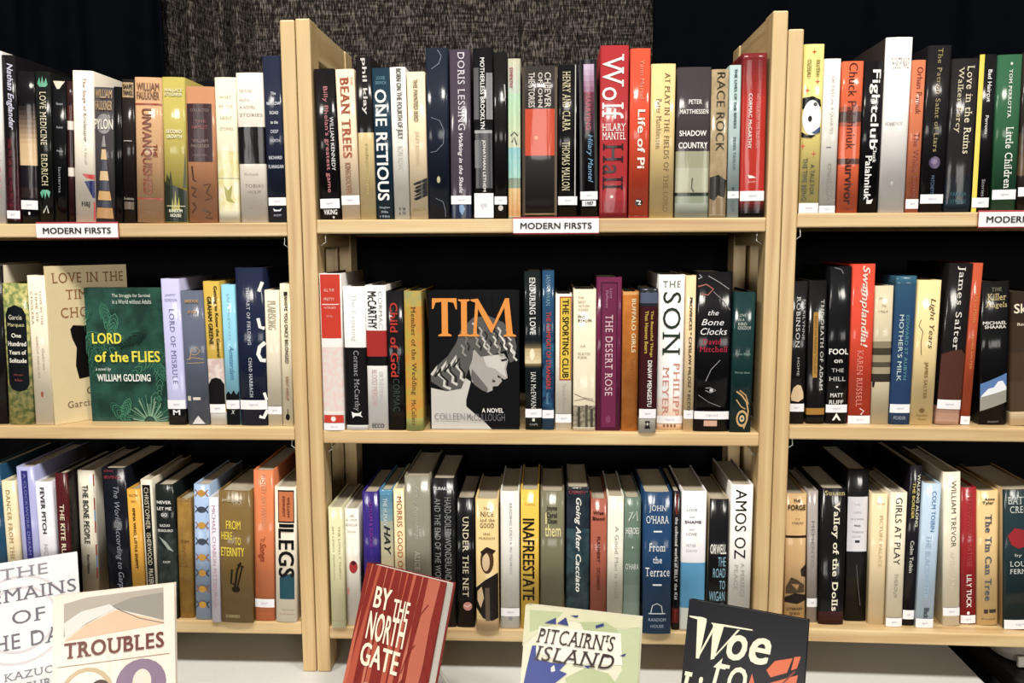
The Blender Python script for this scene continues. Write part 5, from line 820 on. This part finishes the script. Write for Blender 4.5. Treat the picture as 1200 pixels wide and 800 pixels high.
for x, w0, w1, sl, c in ((150, 10, 40, -40, '#c4674f'), (205, 26, 60, -60, '#b9553f'), (262, 8, 14, -20, '#c9735c'), (318, 16, 30, -50, '#bb5a45'), (372, 6, 12, 10, '#c4674f'), (418, 14, 30, -30, '#b9553f'), (470, 22, 34, -40, '#bf614b'), (528, 8, 16, -30, '#c9735c'), (610, 86, 60, -30, '#c06852')):
    ng.append(p(c, (x-w0/2, 0), (x+w0/2, 0), (x+w0/2+sl*.4-6, 260), (x+w0/2+sl*.7+5, 520), (x+w1/2+sl, 950), (x-w1/2+sl, 950), (x-w0/2+sl*.7-8, 520), (x-w0/2+sl*.4+4, 260)))
for x, y, s in ((655, 210, -1), (660, 330, -1), (600, 160, 1), (560, 420, 1), (640, 520, -1), (520, 640, 1), (250, 560, 1), (300, 200, -1)):
    ng.append(ln('#8a2f28', 8, (x, y), (x-s*40, y+70), (x-s*60, y+190)))
ng = norm(ng+[t('BY', '#f0e4cc', 215, 335, 130, 265, 'hb'), t('THE', '#f0e4cc', 362, 480, 178, 300, 'hb'), t('NORTH', '#f0e4cc', 205, 480, 290, 470, 'hb'), t('GATE', '#f0e4cc', 195, 475, 490, 635, 'hb'), t('stories by', '#e0b8a4', 260, 430, 720, 760, 'h'), t('JOYCE', '#f0e4cc', 240, 440, 800, 860, 'hb')], 100, 690, 0, 950)
display(-.2321, 1.0368, .4952, .3515, .1389, .1997, .024, '#8e2c25', 'tilted dark red display book with hand-drawn white capitals over pale tree trunks', ng, elabel='white wire easel behind the dark red display book', kind='smooth')
pit = norm([p('#d2cfac', (0, 0), (740, 0), (740, 60), (560, 90), (300, 70), (80, 180), (0, 260)), p('#b3bd8e', (30, 30), (250, 20), (180, 110), (40, 170)), p('#aeb98a', (360, 70), (520, 50), (660, 120), (640, 210), (560, 150), (420, 160)), p('#bcc59c', (600, 90), (740, 60), (740, 700), (640, 700), (560, 480), (640, 330)),
    p('#ece6d8', (100, 125), (620, 110), (640, 300), (300, 330), (90, 290)),
    *[ln('#b9c39a', 22, (380+k*40, 1000), (360+k*50, 640), (330+k*75, 430)) for k in range(6)], *[ln('#e6e2d4', 16, (395+k*40, 1000), (385+k*48, 680), (370+k*60, 480)) for k in range(5)],
    p('#b3bd8e', (290, 420), (420, 340), (560, 360), (640, 450), (560, 440), (430, 430), (330, 500)),
    p('#2f3f96', (20, 1000), (10, 620), (40, 400), (65, 250), (90, 245), (95, 330), (220, 340), (290, 330), (250, 380), (300, 392), (215, 470), (180, 640), (190, 1000)), p('#e6e2d4', (195, 370), (215, 350), (225, 385), (200, 395)),
    p('#2f3a86', (135, 100), (205, 60), (210, 100)), p('#2f3a86', (215, 95), (270, 50), (290, 100)), p('#2f3a86', (295, 35), (350, 30), (340, 45)), p('#2f3a86', (460, 80), (510, 60), (515, 75), (465, 95)), p('#2f3a86', (620, 245), (660, 225), (650, 245)), p('#2f3a86', (400, 330), (450, 325), (430, 345)),
    t("PITCAIRN'S", '#3d2820', 90, 590, 130, 225, 'hsi'), t('ISLAND', '#3d2820', 80, 590, 243, 335, 'hsi')], 0, 740, 0, 1060)
display(.0252, .9145, .2186, .3461, .1439, .2012, .022, '#dedbc0', 'tilted display book with pale green foliage, dark blue figure and brown title', pit, elabel='white wire easel behind the pale green display book', kind='smooth')
WO = '#efe6c8'
wo = norm([p(WO, (18, 112), (105, 106), (138, 112), (140, 130), (112, 384), (90, 388), (76, 128), (20, 120)), p(WO, (106, 384), (96, 384), (190, 152), (204, 158)), p(WO, (170, 132), (262, 128), (214, 366), (190, 376), (186, 145)), p(WO, (210, 364), (198, 368), (352, 146), (368, 144)), p(WO, (250, 128), (450, 126), (452, 134), (252, 142)), t('o', '#efe6c8', 292, 425, 178, 350, 'hib'), t('e', '#efe6c8', 440, 580, 168, 345, 'hib'), t('to', '#efe6c8', 215, 440, 350, 575, 'his'), t('Live', '#efe6c8', 5, 320, 485, 740, 'hsib'), t('On', '#efe6c8', 350, 610, 620, 830, 'hsib'),
    p('#d8653a', (560, 370), (610, 300), (720, 260), (690, 360), (590, 410)), p('#d8653a', (560, 460), (620, 430), (760, 360), (740, 500), (640, 560), (580, 580)), p('#d8653a', (470, 410), (500, 500), (480, 600), (450, 500)), p('#d8653a', (730, 250), (770, 240), (750, 320), (715, 340)), p('#d8653a', (520, 590), (640, 580), (740, 540), (700, 700), (580, 740)),
    ln('#8a3320', 10, (480, 700), (560, 560), (640, 470), (740, 340))], 0, 800, 0, 1130)
display(.2166, .9301, .391, .3481, .1443, .2013, .022, '#1b1b25', 'tilted black display book with large cream italic lettering and orange leaves', wo, elabel='white wire easel behind the black display book', kind='smooth')
tr = norm([p('#b5aa9c', (60, 55), (180, 30), (590, 20), (590, 220), (330, 110), (60, 250)), p('#9a948a', (300, 100), (420, 60), (590, 50), (590, 215), (420, 150)), p('#e0bd9c', (60, 275), (180, 190), (330, 125), (590, 225), (590, 238)), p('#ddd9d2', (60, 170), (150, 110), (300, 85), (330, 115), (180, 180), (70, 260)), ln('#857c72', 5, (335, 115), (460, 190), (590, 235)),
    t('TROUBLES', '#7a4438', 65, 590, 285, 378, 'hsb'), ln('#a58a72', 4, (30, 420), (620, 420)),
    e('#c9b08a', 30, 330, 440, 820), e('#efe6d8', 55, 305, 465, 800), e('#8f7890', 330, 600, 430, 720), e('#e6d8c8', 420, 520, 490, 640), e('#5a4038', 200, 300, 520, 620), t('J G FARRELL', '#7a4438', 100, 560, 850, 910, 'hs')], 0, 650, 0, 960)
display(-.5481, .9569, -.3238, .3299, .146, .2018, .022, '#ebe0d0', 'tilted cream display book in glossy wrap with brown capitals and pale tent picture', tr, pages='#efe8da', elabel='white wire easel behind the cream display book')
rm = norm([*[ln('#d3cdd0', 16, *[(280+a*math.cos(2*math.pi*k/40), 400+b_*math.sin(2*math.pi*k/40)) for k in range(41)]) for a, b_ in ((300, 290), (225, 215))], t('THE', '#8c8890', 180, 470, 45, 120, 'hs'), t('REMAINS', '#77737c', 20, 640, 185, 275, 'hs'), t('OF', '#77737c', 240, 440, 340, 430, 'hs'), t('THE DAY', '#77737c', 40, 620, 490, 590, 'hs'), t('KAZUO', '#8c8890', 180, 480, 740, 790, 'hs'), t('ISHIGURO', '#8c8890', 140, 520, 820, 870, 'hs')], 0, 660, 0, 960)
display(-.7266, 1.0675, -.5246, .4318, .1366, .1991, .022, '#e4e6e8', 'tilted white display book in glossy wrap with grey spaced capitals and pale ring', rm, pages='#efeae0', elabel='white wire easel behind the white display book')

for row in ROWS: settle(row)
for row in (MT, MM, LT, LM, RT, RM, MBT, LB, RB):
    for b in ROWS[row]: raise_book(b)
